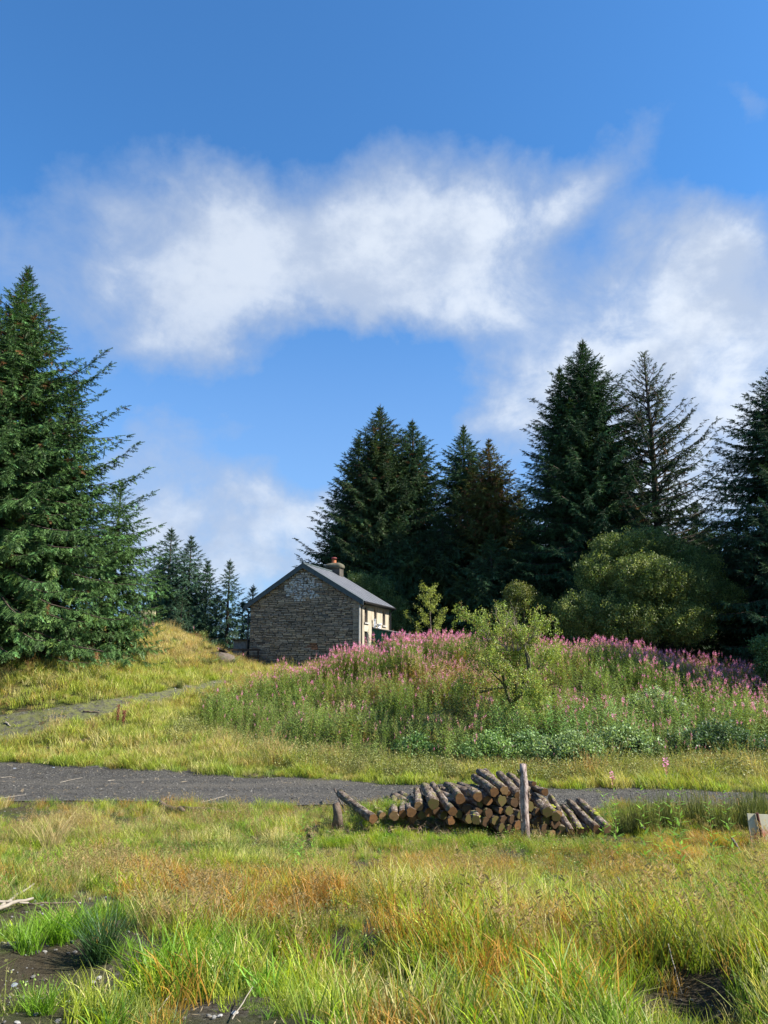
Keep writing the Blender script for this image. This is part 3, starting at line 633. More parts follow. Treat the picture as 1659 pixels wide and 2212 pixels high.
# ------------------------------------------------------------------ trees
def euler_dir(az_, pitch, roll): return (pitch, roll, az_-math.pi/2)
def spruce(px, pytop, Y, prof, label, tint=(.035, .07, .032), base_py=None, sc=1.0, whorl=.42, nbr=6, spc=.24, low=.03, up=(35, -12), skip=.0, long_br=(), trunk_r=None, name='spruce_tree', seed=0, dens=1.0, group=None, openness=0, cone=0):
    r = random.Random(seed*31+5); rg = np.random.default_rng(seed*7+3)
    top = P(px, pytop, Y); X = top[0]; z0 = Hs(X, Y)-.1; Ht = top[2]-z0
    root = empty(name, (X, Y, z0), 0, label, 'tree', group)
    tr = trunk_r or Ht*.018
    tb = MB(); npts = 8
    tb.tube([(r.uniform(-.02, .02)*Ht*.1, r.uniform(-.02, .02)*Ht*.1, Ht*k/npts) for k in range(npts+1)], [tr*(1.25 if k == 0 else 1)*(1-k/npts)**.8+.012 for k in range(npts+1)], 8)
    Pt = []; Rt = []; S = []
    def branch(z, a, L, u0, droop, f_top, s_mul=1):
        # u0 start pitch (deg); branch sags then lifts at the tip
        n = max(3, int(L/spc)); pos = Vector((0, 0, z)); pts = [pos.copy()]; pit = R(u0)
        for k in range(n):
            t_ = (k+1)/n
            pp = pit-R(droop)*math.sin(min(t_*1.25, 1)*math.pi)*1+R(16)*max(0, t_-.7)/.3
            st = L/n; a2 = a+r.uniform(-.05, .05)
            pos = pos+Vector((math.cos(a2)*math.cos(pp), math.sin(a2)*math.cos(pp), math.sin(pp)))*st; pts.append(pos.copy())
            if t_ < .12: continue
            ln = (.34+.5*(1-t_)*min(1, L/2.5))*sc*s_mul*(.42+.58*min(1, (Ht-z)/3.2))
            for sd_ in (-1, 1):
                if r.random() < skip: continue
                aa = a2+sd_*R(r.uniform(28, 68)); pi_ = pp-R(r.uniform(5, 42))*(1-f_top*.8)
                Pt.append(tuple(pos+Vector((r.uniform(-.05, .05), r.uniform(-.05, .05), r.uniform(-.04, .04))))); Rt.append(euler_dir(aa, pi_, r.uniform(-.3, .3))); S.append(ln*r.uniform(.7, 1.2))
            if r.random() < .4*dens and f_top < .8:
                Pt.append(tuple(pos)); Rt.append(euler_dir(a2+r.uniform(-.6, .6), -R(r.uniform(55, 85)), r.uniform(-.5, .5))); S.append(ln*r.uniform(.6, 1))
        Pt.append(tuple(pos)); Rt.append(euler_dir(a, R(25)+R(20)*f_top, 0)); S.append(.42*sc*(.5+.5*min(1, (Ht-z)/3.2)))
        tb.tube(pts[::max(1, len(pts)//5)], [max(.006, tr*.16*(1-i/6)*min(1, L/3)) for i in range(len(pts[::max(1, len(pts)//5)]))], 3, cap=False)
    z = Ht*low
    while z < Ht*.985:
        f = z/Ht; rad = interp(prof, 1-f)*Ht
        nb = nbr if f < .9 else 5
        a0 = r.uniform(0, 6.28)
        for k in range(nb):
            L = rad*r.uniform(.72, 1.12)*(1 if r.random() > .08 else 1.25)
            if r.random() < openness*.5: continue
            u = up[1]+(up[0]-up[1])*(f**1.6)+r.uniform(-6, 6)+22*max(0, (f-.85)/.15)
            branch(z+r.uniform(-.12, .12)*whorl, a0+k*6.283/nb+r.uniform(-.25, .25), max(L, .18), u, 12*(1-f), max(0, (f-.75)/.25))
        z += whorl*(1-.35*f)
    for (zf, a, L, u) in long_br:
        branch(zf*Ht, a, L, u, 8, .35, 1)
    # leader and small upper shoots
    tb.tube([(0, 0, Ht*.97), (.01, 0, Ht+.15)], [.022, .012], 4)
    for q in range(16):
        zz_ = Ht-.1-1.1*q/16*min(1.5, Ht/12); Pt.append((0, 0, zz_)); Rt.append(euler_dir(q*2.4, R(62-2*q), 0)); S.append((.16+.018*q)*sc)
    tb.build('trunk', M_bark, root, smooth=True)
    Pt = np.array(Pt); n = len(Pt)
    tv = np.array(tint)[None]*(rg.uniform(.65, 1.4, (n, 1)))
    nn_ = fbm(Pt[:, 0]+Pt[:, 2]*.7+seed, Pt[:, 1]+Pt[:, 2]*.4, .7, 5, 3)[:, None]
    tv = tv*(.7+.7*nn_)
    w_ = np.clip((nn_-.55)*4, 0, 1)*rg.random((n, 1)); tv = tv*(1-w_)+np.array([tint[0]*2.2, tint[1]*1.5, tint[2]*.7])*w_
    tip = rg.random((n, 1)) < .10; tv = np.where(tip, tv*np.array([1.5, 1.6, 1.9]), tv)
    if cone:
        cn = rg.random((n, 1)) < cone*np.clip((Pt[:, 2:3]/Ht-.3)*3, .25, 1.6); tv = np.where(cn, np.array([[.20, .10, .045]])*rg.uniform(.7, 1.2, (n, 1)), tv)
    scatter('crown', V_spray, Pt, np.array(Rt), np.array(S), rg.integers(0, 4, n), tv, root)['kind'] = 'stuff'
    return root, n
PR_A = [(0, .002), (.05, .016), (.09, .04), (.16, .085), (.3, .15), (.5, .215), (.7, .26), (.85, .28), (1, .27)]
PR_N = [(0, .002), (.05, .014), (.1, .032), (.17, .06), (.3, .11), (.5, .165), (.7, .21), (.85, .23), (1, .22)]
PR_W = [(0, .003), (.05, .025), (.09, .055), (.16, .11), (.3, .2), (.5, .28), (.7, .32), (1, .32)]
BLU = (.07, .13, .082); GR2 = (.085, .155, .05); OLI = (.065, .085, .024); DK = (.050, .095, .045)  # BLU: distance haze put into the needle tint, paler and bluer
cnt = 0
def S_(*a, **k):
    global cnt; r_, n = spruce(*a, **k); cnt += n; return r_
grpR = 'tall dark spruces behind the flowers'; grpL = 'distant spruces left of the cottage'
S_(62, 578, 32.5, [(0, .002), (.04, .014), (.09, .033), (.19, .085), (.33, .155), (.42, .18), (.6, .25), (.75, .275), (.93, .275), (1, .25)], 'huge blue green spruce filling the left edge of the view', GR2, seed=1, whorl=.36, nbr=7, spc=.22, trunk_r=.42, low=.085, sc=1.05, cone=.04,
   long_br=[(.60, -.25, 5.3, 24), (.64, -.15, 4.9, 28), (.52, -.1, 5.6, 20), (.46, -.2, 6.1, 14), (.43, .3, 5.6, 10), (.6, .35, 4.2, 26)])
S_(160, 820, 33.6, PR_N, 'second stem of spruce close beside the huge left spruce', GR2, seed=2, low=.08, trunk_r=.28, whorl=.4, nbr=6, sc=1.0,
   long_br=[(.62, -.1, 3.8, 28), (.55, .05, 4.1, 24), (.48, -.05, 4.4, 18), (.42, .0, 4.6, 8)])
S_(262, 1040, 37, PR_W, 'medium spruce tucked behind the right side of the huge left spruce', GR2, seed=3, whorl=.4)
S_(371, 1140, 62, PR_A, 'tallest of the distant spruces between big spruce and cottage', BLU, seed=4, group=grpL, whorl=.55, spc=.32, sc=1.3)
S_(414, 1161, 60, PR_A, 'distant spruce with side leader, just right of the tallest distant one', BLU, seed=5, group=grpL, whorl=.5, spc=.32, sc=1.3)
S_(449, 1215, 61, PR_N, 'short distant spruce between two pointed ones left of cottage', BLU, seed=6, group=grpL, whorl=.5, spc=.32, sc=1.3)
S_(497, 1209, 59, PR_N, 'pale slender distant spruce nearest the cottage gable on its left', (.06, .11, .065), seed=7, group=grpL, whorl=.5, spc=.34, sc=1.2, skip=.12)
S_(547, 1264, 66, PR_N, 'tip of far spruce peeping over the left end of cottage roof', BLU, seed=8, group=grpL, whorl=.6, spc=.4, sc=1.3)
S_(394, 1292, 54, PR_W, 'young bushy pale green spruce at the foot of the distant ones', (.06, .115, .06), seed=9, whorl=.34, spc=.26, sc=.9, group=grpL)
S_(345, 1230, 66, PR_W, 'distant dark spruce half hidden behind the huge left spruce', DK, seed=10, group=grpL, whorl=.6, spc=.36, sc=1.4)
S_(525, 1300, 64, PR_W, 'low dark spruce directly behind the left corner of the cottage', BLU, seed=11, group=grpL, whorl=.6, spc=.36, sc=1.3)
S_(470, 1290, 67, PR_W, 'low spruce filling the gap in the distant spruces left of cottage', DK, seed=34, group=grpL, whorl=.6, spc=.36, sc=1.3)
S_(821, 874, 60, PR_A, 'tall spruce rising right behind the cottage chimney', (.058, .095, .038), seed=12, group=grpR, whorl=.5, nbr=7, spc=.3, sc=1.35, cone=.03, long_br=[(.30, 3.0, 7.2, 22), (.34, 3.2, 7.2, 24), (.26, 3.1, 7.0, 20), (.4, 3.0, 6.2, 26)])
S_(774, 941, 62, PR_A, 'shorter spruce leaning out left of the tall one behind the chimney', BLU, seed=13, group=grpR, whorl=.5, spc=.32, sc=1.35)
S_(890, 906, 61, PR_A, 'slim dark spruce on the right of the chimney spruces', (.045, .09, .04), seed=14, group=grpR, whorl=.5, spc=.3, sc=1.35, cone=.02)
S_(1001, 920, 62, PR_A, 'dark spruce in the middle of the tree line', DK, seed=15, group=grpR, whorl=.5, spc=.32, sc=1.35)
S_(1056, 950, 57, PR_A, 'brownish cone laden spruce in the middle of the tree line', (.10, .11, .034), seed=16, group=grpR, whorl=.5, nbr=7, spc=.3, sc=1.3, cone=.14)
S_(1257, 733, 51, PR_A, 'tallest dense dark spruce right of centre', (.042, .088, .04), seed=17, group=grpR, whorl=.42, nbr=7, spc=.28, sc=1.25, long_br=[(.66, 3.2, 4.3, 20), (.6, 3.0, 4.6, 16), (.52, 3.1, 5, 10)])
S_(1208, 790, 53, PR_N, 'second narrow leader standing left of the tallest dense spruce', DK, seed=18, group=grpR, whorl=.5, spc=.3, sc=1.25)
S_(1391, 765, 50, [(0, .01), (.06, .045), (.15, .10), (.3, .18), (.5, .27), (.7, .32), (1, .30)], 'open sparse spruce with long upswept branches against the cloud', (.062, .09, .052), seed=19, group=grpR, whorl=.62, nbr=5, spc=.30, sc=.95, skip=.30, up=(45, 16), cone=.06, openness=.25)
S_(1668, 790, 43, PR_W, 'dark spruce cut off by the right edge of the view', (.045, .09, .05), seed=20, group=grpR, whorl=.4, nbr=7, spc=.28, sc=1.15)
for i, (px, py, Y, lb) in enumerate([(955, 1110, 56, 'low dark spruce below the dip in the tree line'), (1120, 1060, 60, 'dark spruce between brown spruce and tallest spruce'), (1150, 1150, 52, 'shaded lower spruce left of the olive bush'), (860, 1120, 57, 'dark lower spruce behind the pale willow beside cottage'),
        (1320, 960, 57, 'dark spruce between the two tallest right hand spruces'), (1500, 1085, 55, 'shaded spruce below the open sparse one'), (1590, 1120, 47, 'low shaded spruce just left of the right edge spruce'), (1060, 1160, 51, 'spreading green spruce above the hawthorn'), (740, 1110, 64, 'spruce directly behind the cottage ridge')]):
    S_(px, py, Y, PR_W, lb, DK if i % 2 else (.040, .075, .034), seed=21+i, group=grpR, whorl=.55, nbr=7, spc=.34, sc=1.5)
for i, (px, py, Y) in enumerate([(900, 1150, 78), (1010, 1165, 80), (1110, 1150, 79), (1210, 1140, 80), (1330, 1130, 78), (1450, 1150, 76), (1560, 1150, 78), (1660, 1120, 76), (820, 1180, 80)]):
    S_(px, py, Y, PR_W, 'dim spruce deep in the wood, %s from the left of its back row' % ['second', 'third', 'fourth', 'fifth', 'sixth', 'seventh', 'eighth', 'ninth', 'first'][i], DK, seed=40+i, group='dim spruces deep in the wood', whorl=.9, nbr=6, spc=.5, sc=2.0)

# one spruce of the same wood stands just outside the right edge
S_(1900, 800, 33, PR_W, 'spruce outside the right edge whose shadow falls on the slope', DK, seed=60, group=grpR, whorl=.7, nbr=6, spc=.45, sc=1.6)

def shrub(px, py, Y, lobes, tint, label, name='willow_shrub', n=900, stems=6, cat='shrub', vars_=None, s=(.8, 1.3), light=None, seed=0):
    """lobes: (px, py, dY, rx, ry, rz in metres)"""
    rg = np.random.default_rng(seed+90); r = random.Random(seed)
    b0 = P(px, py, Y); z0 = Hs(b0[0], Y)-.05; root = empty(name, (b0[0], Y, z0), 0, label, cat)
    Pt = []
    vol = np.array([l[3]*l[4]*l[5] for l in lobes])**.75; vol /= vol.sum(); tb = MB(); lob = []
    for i, (lx, ly, dY, rx, ry, rz) in enumerate(lobes):
        c = P(lx, ly, Y+dY)-np.array([b0[0], Y, z0]); k = int(n*vol[i])+1
        d = rg.normal(size=(k, 3)); d /= np.linalg.norm(d, axis=1)[:, None]
        bump = .68+.5*fbm(d[:, 0]*3+d[:, 2]*2+i*5, d[:, 1]*3-d[:, 2]*2, 1.4, seed, 3)+.12*(rg.random(k) < .1)
        q = c+d*np.array([rx, ry, rz])*(rg.random(k)**.33*bump)[:, None]; Pt.append(q)
        for j in range(max(2, stems//len(lobes)+1)):
            e = c+np.array([r.uniform(-.6, .6)*rx, r.uniform(-.6, .6)*ry, r.uniform(-.2, .7)*rz]); st = np.array([r.uniform(-.3, .3), r.uniform(-.3, .3), 0])
            md = (st+e)/2+np.array([r.uniform(-.2, .2), 0, .2]); tb.tube([st, md, e], [.05, .035, .012], 5)
    Pt = np.concatenate(Pt); Pt = Pt[Pt[:, 2] > .05]; nn = len(Pt)
    tv = np.array(tint)*rg.uniform(.75, 1.25, (nn, 1))*(.75+.5*fbm(Pt[:, 0], Pt[:, 2], .9, seed, 3))[:, None]
    if light is not None:  # lighter clumps stand for sunlit leaves, put into the tint
        k = rg.random(nn) < .25*(.5+fbm(Pt[:, 0], Pt[:, 2], .5, seed+9, 2)); tv[k] = np.array(light)*rg.uniform(.8, 1.1, (k.sum(), 1))
    tb.build('stems', M_bark, root, smooth=True)
    vv = vars_ or V_leaf
    scatter('crown', vv, Pt, rots(nn, .8), rg.uniform(*s, nn), rg.integers(0, len(vv), nn), tv, root)['kind'] = 'stuff'
    return root
WIL = (.11, .15, .055); OLB = (.10, .125, .035)
shrub(790, 1370, 54, [(775, 1275, 0, 1.4, 1.4, 1.3), (815, 1290, 0, 1.6, 1.4, 1.7), (850, 1330, 0, 1.5, 1.3, 1.5), (800, 1350, -.5, 2, 1.4, 1.4), (870, 1360, 0, 1.2, 1.2, 1.2)], (.13, .18, .06), 'pale green willow bush against the right end of the cottage', n=1500, light=(.24, .28, .10), seed=1)
shrub(1120, 1385, 45, [(1120, 1285, 0, .9, .9, .8), (1100, 1330, 0, 1.1, 1, 1.1), (1160, 1330, 0, 1.4, 1, 1.2), (1130, 1370, 0, 1.8, 1, .9)], OLB, 'small olive green bush behind the hawthorn', n=900, light=(.2, .2, .05), seed=2)
shrub(1380, 1400, 43, [(1330, 1185, 1, 1.5, 1.4, .9), (1400, 1180, 1, 1.8, 1.5, 1.1), (1290, 1240, .5, 1.3, 1.3, 1.2), (1400, 1250, -1, 2.3, 1.6, 1.5), (1470, 1270, -.5, 1.8, 1.4, 1.4), (1260, 1330, 0, 1.8, 1.4, 1.4), (1360, 1340, -1, 2.2, 1.5, 1.6), (1470, 1340, -1, 2.0, 1.4, 1.4), (1500, 1230, 1.5, 1.8, 1.4, 1.4), (1560, 1300, .5, 1.3, 1.2, 1.3)], (.15, .195, .06), 'big rounded olive green willow thicket under the right hand spruces', n=5200, stems=14, light=(.33, .36, .12), seed=3, s=(.7, 1.5))
shrub(1655, 1470, 33, [(1658, 1400, 0, .7, .6, .55), (1675, 1440, 0, .9, .7, .8)], (.11, .17, .06), 'light green bush poking in at the right edge', n=380, seed=4)

SAL = (.20, .27, .12)
for i, (px, py, w_, h_, lb, tn) in enumerate([(1235, 1660, 1.3, 1.0, 'pale grey green leafy bush in front of the slope right of the post', SAL), (1060, 1655, 1.2, .9, 'leafy pale green bush in front of the hawthorn', (.17, .26, .09)), (1150, 1640, .9, .8, 'small pale bush directly under the hawthorn', (.15, .23, .1)),
        (1350, 1640, 1.5, .9, 'grey green bush low on the slope toward the right', SAL), (1560, 1640, 2.0, 1.0, 'leafy bush low on the right part of the slope, shade put into its dark tint', (.08, .13, .06)), (1420, 1560, 1.4, 1.1, 'silvery leaved bush halfway up the right slope', (.22, .28, .14)), (900, 1640, .9, .7, 'dark green bush at the foot of the stand above the lone log', (.1, .18, .06))]):  # right slope bush: tree shadow put into its darker leaf tint
    x_, y_ = hit(px, py, 21); pc = P(px, py, y_); hpx_ = FPX/y_
    shrub(px, py, y_, [(px-w_*hpx_*.4, py-h_*hpx_*.45, 0, w_*.5, .5, h_*.5), (px+w_*hpx_*.35, py-h_*hpx_*.4, 0, w_*.5, .5, h_*.45), (px, py-h_*hpx_*.75, .2, w_*.4, .5, h_*.45)], tn, lb, name='sallow_bush', n=int(330*w_*h_), stems=8, vars_=V_leafs, s=(1.0, 2.0), seed=20+i)
def sapling(px, py_b, py_t, Y, label, tint, spread, n=110, seed=0, name='sapling', vars_=None, s=(.6, 1.1), nb=12, up=.7):
    r = random.Random(seed+900); rg = np.random.default_rng(seed+77)
    b = P(px, py_b, Y); t_ = P(px, py_t, Y); z0 = Hs(b[0], Y)-.03; h = t_[2]-z0
    root = empty(name, (b[0], Y, z0), 0, label, 'tree'); tb = MB(); Pt = []
    tb.tube([(0, 0, 0), (.04, .02, h*.4), (-.03, 0, h*.75), (0, 0, h*.97)], [.035*h/2.5, .028*h/2.5, .016, .006], 6)
    for k in range(nb):
        z = h*(.18+.78*k/nb); a = k*2.4+r.uniform(-.4, .4); L = spread*h*(1-.75*(z/h))*r.uniform(.6, 1.3)+.1
        e = Vector((math.cos(a)*L, math.sin(a)*L, z+L*up)); tb.tube([(0, 0, z), (e.x*.5, e.y*.5, z+L*up*.35), e], [.012, .008, .004], 4)
        for q in range(int(n/nb)):
            f_ = r.uniform(.3, 1.05); Pt.append((e.x*f_+r.gauss(0, .06), e.y*f_+r.gauss(0, .06), z+(e.z-z)*f_+r.gauss(0, .07)))
    for q in range(5): Pt.append((r.gauss(0, .05), r.gauss(0, .05), h*r.uniform(.85, 1)))
    Pt = np.array(Pt); nn = len(Pt)
    tb.build('trunk', M_twig, root)
    vv = vars_ or V_leafs
    scatter('crown', vv, Pt, rots(nn, .7), rg.uniform(*s, nn), rg.integers(0, len(vv), nn), np.array(tint)*rg.uniform(.7, 1.3, (nn, 1)), root)['kind'] = 'stuff'
    return root
M_twig = simple('grey_twig_bark', (.17, .14, .10), .85, .4, 14, .3, 50)
sapling(930, 1385, 1268, 45, 'slender yellow green sapling standing right of the pale willow', (.24, .27, .06), .36, n=260, seed=1, s=(1.2, 2.0), nb=18, up=.9)
sapling(434, 1405, 1368, 48, 'tiny sapling on the mound slope left of the cottage', (.16, .19, .06), .4, n=60, seed=2, s=(1.1, 1.6))
sapling(478, 1420, 1390, 48, 'tiny leafy sapling near the dark railing by the cottage', (.18, .2, .06), .4, n=50, seed=3, s=(1.1, 1.6))

# gnarled hawthorn in front of the slope
hx, hy = HWX[0], HWX[1]+.9; hz = Hs(hx, hy)
HAW_S = (.82, .82, 1.03)
haw = empty('hawthorn_tree', (hx, hy, hz), 0, 'gnarled mossy hawthorn with dead top twigs standing amid the fireweed', 'tree')
M_haw = simple('lichened_hawthorn_bark', (.085, .066, .045), .9, .4, 8, .7, 40, c2=(.12, .12, .045))
tb = MB(); Pt = []; dead = MB(); rh = random.Random(77)
def grow(p, d, L, rad, depth, dd):
    n = 4; pts = [Vector(p)]; q = Vector(p); d = Vector(d).normalized()
    for k in range(n):
        d = (d+Vector((rh.gauss(0, .26), rh.gauss(0, .26), rh.gauss(.02, .2)))).normalized(); q = q+d*L/n; pts.append(q.copy())
        if depth >= 1 and not dd:
            for _ in range(2): Pt.append(tuple(q+Vector((rh.gauss(0, .11), rh.gauss(0, .09), rh.gauss(0, .07)))))
    rr = [rad*(1-.5*k/n) for k in range(n+1)]
    (dead if dd else tb).tube(pts, rr, 6 if depth < 2 else 4, jit=.15)
    if depth >= 4: return
    for k in range(3 if depth < 3 else 2):
        i = rh.choice((2, 3, 4)); nd = (d+Vector((rh.gauss(0, .75), rh.gauss(0, .75), rh.gauss(.05, .5)))).normalized()
        grow(pts[i], nd, L*rh.uniform(.5, .78), rr[i]*.62, depth+1, dd)
hs = 4.25
tb.tube([(0, 0, -.1), (.03, 0, .35), (-.04, .02, .75), (0, 0, 1.05)], [.17, .13, .12, .12], 8, jit=.15)
for d, L, rd, z in (((-.9, -.1, .75), 1.8, .09, .9), ((.8, .1, .7), 1.6, .085, 1.1), ((-.35, .2, 1), 1.9, .095, 1.2), ((.3, -.3, 1), 1.9, .09, 1.2), ((-.95, .1, .25), 1.5, .06, 1.5), ((.1, .5, .9), 1.6, .08, 1.1), ((.95, -.2, .3), 1.3, .06, 1.3), ((-.2, -.5, .9), 1.4, .07, 1.0), ((0, 0, 1), 1.9, .09, 1.3)):
    grow((0, 0, z), d, L, rd, 1, False)
for d in ((-.15, 0, 1), (.1, .1, 1), (.3, -.1, .9), (-.05, -.1, 1.1), (-.4, 0, 1), (.5, .1, .9), (0, .2, 1), (-.2, .2, .8)):
    grow((rh.uniform(-.3, .3), rh.uniform(-.2, .2), 2.7), d, 1.05, .03, 2, True)
tb.build('trunk', M_haw, haw, smooth=True)
o = dead.build('dead_twigs', simple('bleached_twigs', (.26, .2, .14), .8, .3, 10, .2), haw); o['label'] = 'bare dead twigs at the top'
haw.scale = HAW_S
Pt = np.array(Pt+[(rh.gauss(0, .45), rh.gauss(0, .35), rh.uniform(.7, 1.8)) for _ in range(150)]); nn = len(Pt)
scatter('crown', V_leafs, Pt, rots(nn, .9), rng.uniform(.75, 1.45, nn), rng.integers(0, 3, nn), cpick([1+0*Pt[:, 0], 1+0*Pt[:, 0], .3+0*Pt[:, 0]], [(.17, .24, .05), (.3, .34, .07), (.24, .16, .06)], .2), haw)['kind'] = 'stuff'

# ------------------------------------------------------------------ cottage
cC = np.array([0, 0, 0.]); ppx = {}
HE = 4.57
def eave(px, py, dz=HE): d = pdir(px, py); t_ = dz/d[2]; return np.array([d[0]*t_, d[1]*t_, dz+CAMZ])
Cn = eave(777, 1295.5); Ln = eave(541, 1308.5); Rn = eave(843, 1313)
a1 = math.atan2(*(Ln-Cn)[[1, 0]]); a2 = math.atan2(*(Rn-Cn)[[1, 0]])
ang = a2+((a1-math.pi/2)-a2)*.35         # local X axis (along the long wall); the rest of the error goes to the gable
hzg = 3.35; HW = Cn[2]-hzg               # wall height
ho = empty('stone_cottage', (Cn[0], Cn[1], hzg), ang, 'old slate stone cottage with grey roof, whitewash traces and one chimney', 'house')
ux = np.array([math.cos(ang), math.sin(ang)]); uy = np.array([-math.sin(ang), math.cos(ang)])
def on_side(px, py):   # hit the long wall plane (local y=0) -> local x, z
    d = pdir(px, py); nrm = uy; t_ = (Cn[:2]@nrm)/(d[:2]@nrm); q = d*t_; return (q[:2]-Cn[:2])@ux, q[2]+CAMZ-hzg
def on_gable(px, py):  # local x=0 -> local y, z
    d = pdir(px, py); t_ = (Cn[:2]@ux)/(d[:2]@ux); q = d*t_; return (q[:2]-Cn[:2])@uy, q[2]+CAMZ-hzg
WW = on_gable(541, 1308)[0]; LL = on_side(841, 1313)[0]
AP = on_gable(654, 1222); RH = AP[1]
print('cottage width %.2f length %.2f wall %.2f apex %.2f at %.2f' % (WW, LL, HW, RH, AP[0]))
WW = float(np.clip(WW, 7, 9)); LL = float(np.clip(LL, 4.2, 10)); MID = WW/2; RH = max(RH, HW+2)
m, t = mat('dark_mortar'); g = t.n('ShaderNodeTexCoord').outputs['Object']
out(t, t.n('ShaderNodeBsdfPrincipled', {'Base Color': t.ramp(t.noise(9, 6, .7, g), [(.3, (.02, .017, .014)), (.7, (.06, .05, .04))]), 'Roughness': .95}).outputs[0]); M_mort = m
m, t = mat('weathered_render'); g = t.n('ShaderNodeTexCoord').outputs['Object']
st = t.n('ShaderNodeVectorMath', {0: g, 1: (2.2, 2.2, .45)}, operation='MULTIPLY').outputs[0]
col = t.ramp(t.noise(1.3, 8, .68, st), [(.33, (.20, .165, .12)), (.5, (.36, .31, .23)), (.62, (.40, .35, .27)), (.74, (.24, .21, .17))])
col = t.mix(t.rng(t.noise(5, 6, .7, st), .52, .7, 0, .5), col, (.16, .14, .11, 1))
bmp = t.n('ShaderNodeBump', {'Height': t.noise(30, 5, .6, g), 'Strength': .3, 'Distance': .02})
out(t, t.n('ShaderNodeBsdfPrincipled', {'Base Color': col, 'Roughness': .92, 'Normal': bmp.outputs[0], 'Specular IOR Level': .15}).outputs[0]); M_rend = m
def stonemat(name, cs, white=0):
    m, t = mat(name); g = t.n('ShaderNodeNewGeometry'); pos = g.outputs['Position']
    oi = t.n('ShaderNodeObjectInfo').outputs['Random']; isl = g.outputs['Random Per Island']
    rr = t.m('FRACT', t.m('ADD', t.m('MULTIPLY', oi, 7.13), isl))
    col = t.ramp(rr, [(i/(len(cs)-1), c) for i, c in enumerate(cs)])
    col = t.mix(1, col, t.ramp(t.noise(14, 6, .7, pos), [(.3, (.55, .55, .55)), (.7, (1.3, 1.28, 1.25))]), 'MULTIPLY')
    if white: col = t.mix(t.rng(t.noise(6, 6, .75, pos), .43, .58, 0, white), col, (.62, .62, .60, 1))
    b = t.n('ShaderNodeBump', {'Height': t.noise(30, 5, .6, pos), 'Strength': .5, 'Distance': .02})
    out(t, t.n('ShaderNodeBsdfPrincipled', {'Base Color': col, 'Roughness': .85, 'Normal': b.outputs[0], 'Specular IOR Level': .2}).outputs[0]); return m
CS = [(.15, .12, .09), (.34, .27, .19), (.24, .19, .145), (.46, .36, .25), (.18, .155, .13), (.40, .32, .235)]
M_st = stonemat('slate_stone', CS); M_stw = stonemat('whitewashed_stone', CS, .95); M_str = stonemat('rusty_stone', [(.34, .16, .09), (.26, .14, .09)])
# gable wall: recessed mortar body + stones laid in courses
tk = .5
def roofz(y): return HW+(RH-HW)*(1-abs(y-MID)/MID)
g_ = MB(); g_.prism([(0, 0), (WW, 0), (WW, HW), (MID, RH), (0, HW)], lambda p, s: (.045+(tk-.045)*s, p[0], p[1]))
gw = g_.build('gable_wall', M_mort, ho)
stones = []; z = .02; rs = random.Random(5)
while z < RH-.12:
    hh = rs.uniform(.060, .115); zc = z+hh/2
    half = MID if z+hh < HW else MID*(RH-(z+hh))/(RH-HW)
    y0, y1 = MID-half+.03, MID+half-.03; y = y0
    while y < y1-.06:
        l = min(rs.uniform(.18, .62)*(1.1 if hh > .08 else .9), y1-y)
        if y1-(y+l) < .1: l = y1-y
        stones.append((y, z, l, hh)); y += l+.013
    z += hh+.013
print('gable stones', len(stones))
def stone_box(y, z, l, hh, centre):
    b = MB(); z += rs.uniform(-.012, .012); hh *= rs.uniform(.72, 1.12); l *= rs.uniform(.9, 1.0); d = rs.uniform(0.0, .04)*rs.random()+.004; yc, zc = y+l/2, z+hh/2; j = lambda s: rs.uniform(-s, s)
    sl = j(.012); o = (0, yc, zc) if centre else (0, 0, 0)
    vs_ = []
    for (a, c) in ((-1, -1), (1, -1), (1, 1), (-1, 1)):
        vs_.append((.05-o[0], yc+a*l/2-o[1], zc+c*hh/2-o[2]))
    for (a, c) in ((-1, -1), (1, -1), (1, 1), (-1, 1)):
        vs_.append((-d+j(.008)-o[0], yc+a*(l/2-.012)+j(.012)-o[1], zc+c*(hh/2-.006)+j(.008)+sl*a-o[2]))
    b.add(vs_, [(4, 7, 6, 5), (0, 4, 5, 1), (1, 5, 6, 2), (2, 6, 7, 3), (3, 7, 4, 0)]); return b
def whitew(y, z):
    yc = MID; e = math.exp(-(((y-yc-.1)/1.25)**2+((z-(RH-1.35))/.95)**2)**1.3)*1.35
    return e*(.45+1.1*float(fbm(y, z, 1.6, 91, 3))) > rs.uniform(.25, .85)
def smat(y, z):
    if whitew(y, z): return M_stw
    if (abs(y-WW*.40) < .35 and abs(z-1.25) < .2) or (abs(y-WW*.18) < .3 and abs(z-1.2) < .12): return M_str
    return M_st
order = sorted(range(len(stones)), key=lambda i: -stones[i][2]*stones[i][3])
big = set([i for i in order if stones[i][1] > .5][:290]); rest = {}
for i, (y, z, l, hh) in enumerate(stones):
    mm = smat(y+l/2, z)
    if i in big: link('stone', stone_box(y, z, l, hh, True).mesh('stone', mm), gw, (0, y+l/2, z+hh/2))
    else:
        b = rest.setdefault('r', MB()); s_ = stone_box(y, z, l, hh, False); b.add(s_.v, s_.f, [M_st, M_stw, M_str].index(mm))
o = rest['r'].build('small_stones', [M_st, M_stw, M_str], gw); o['kind'] = 'stuff'
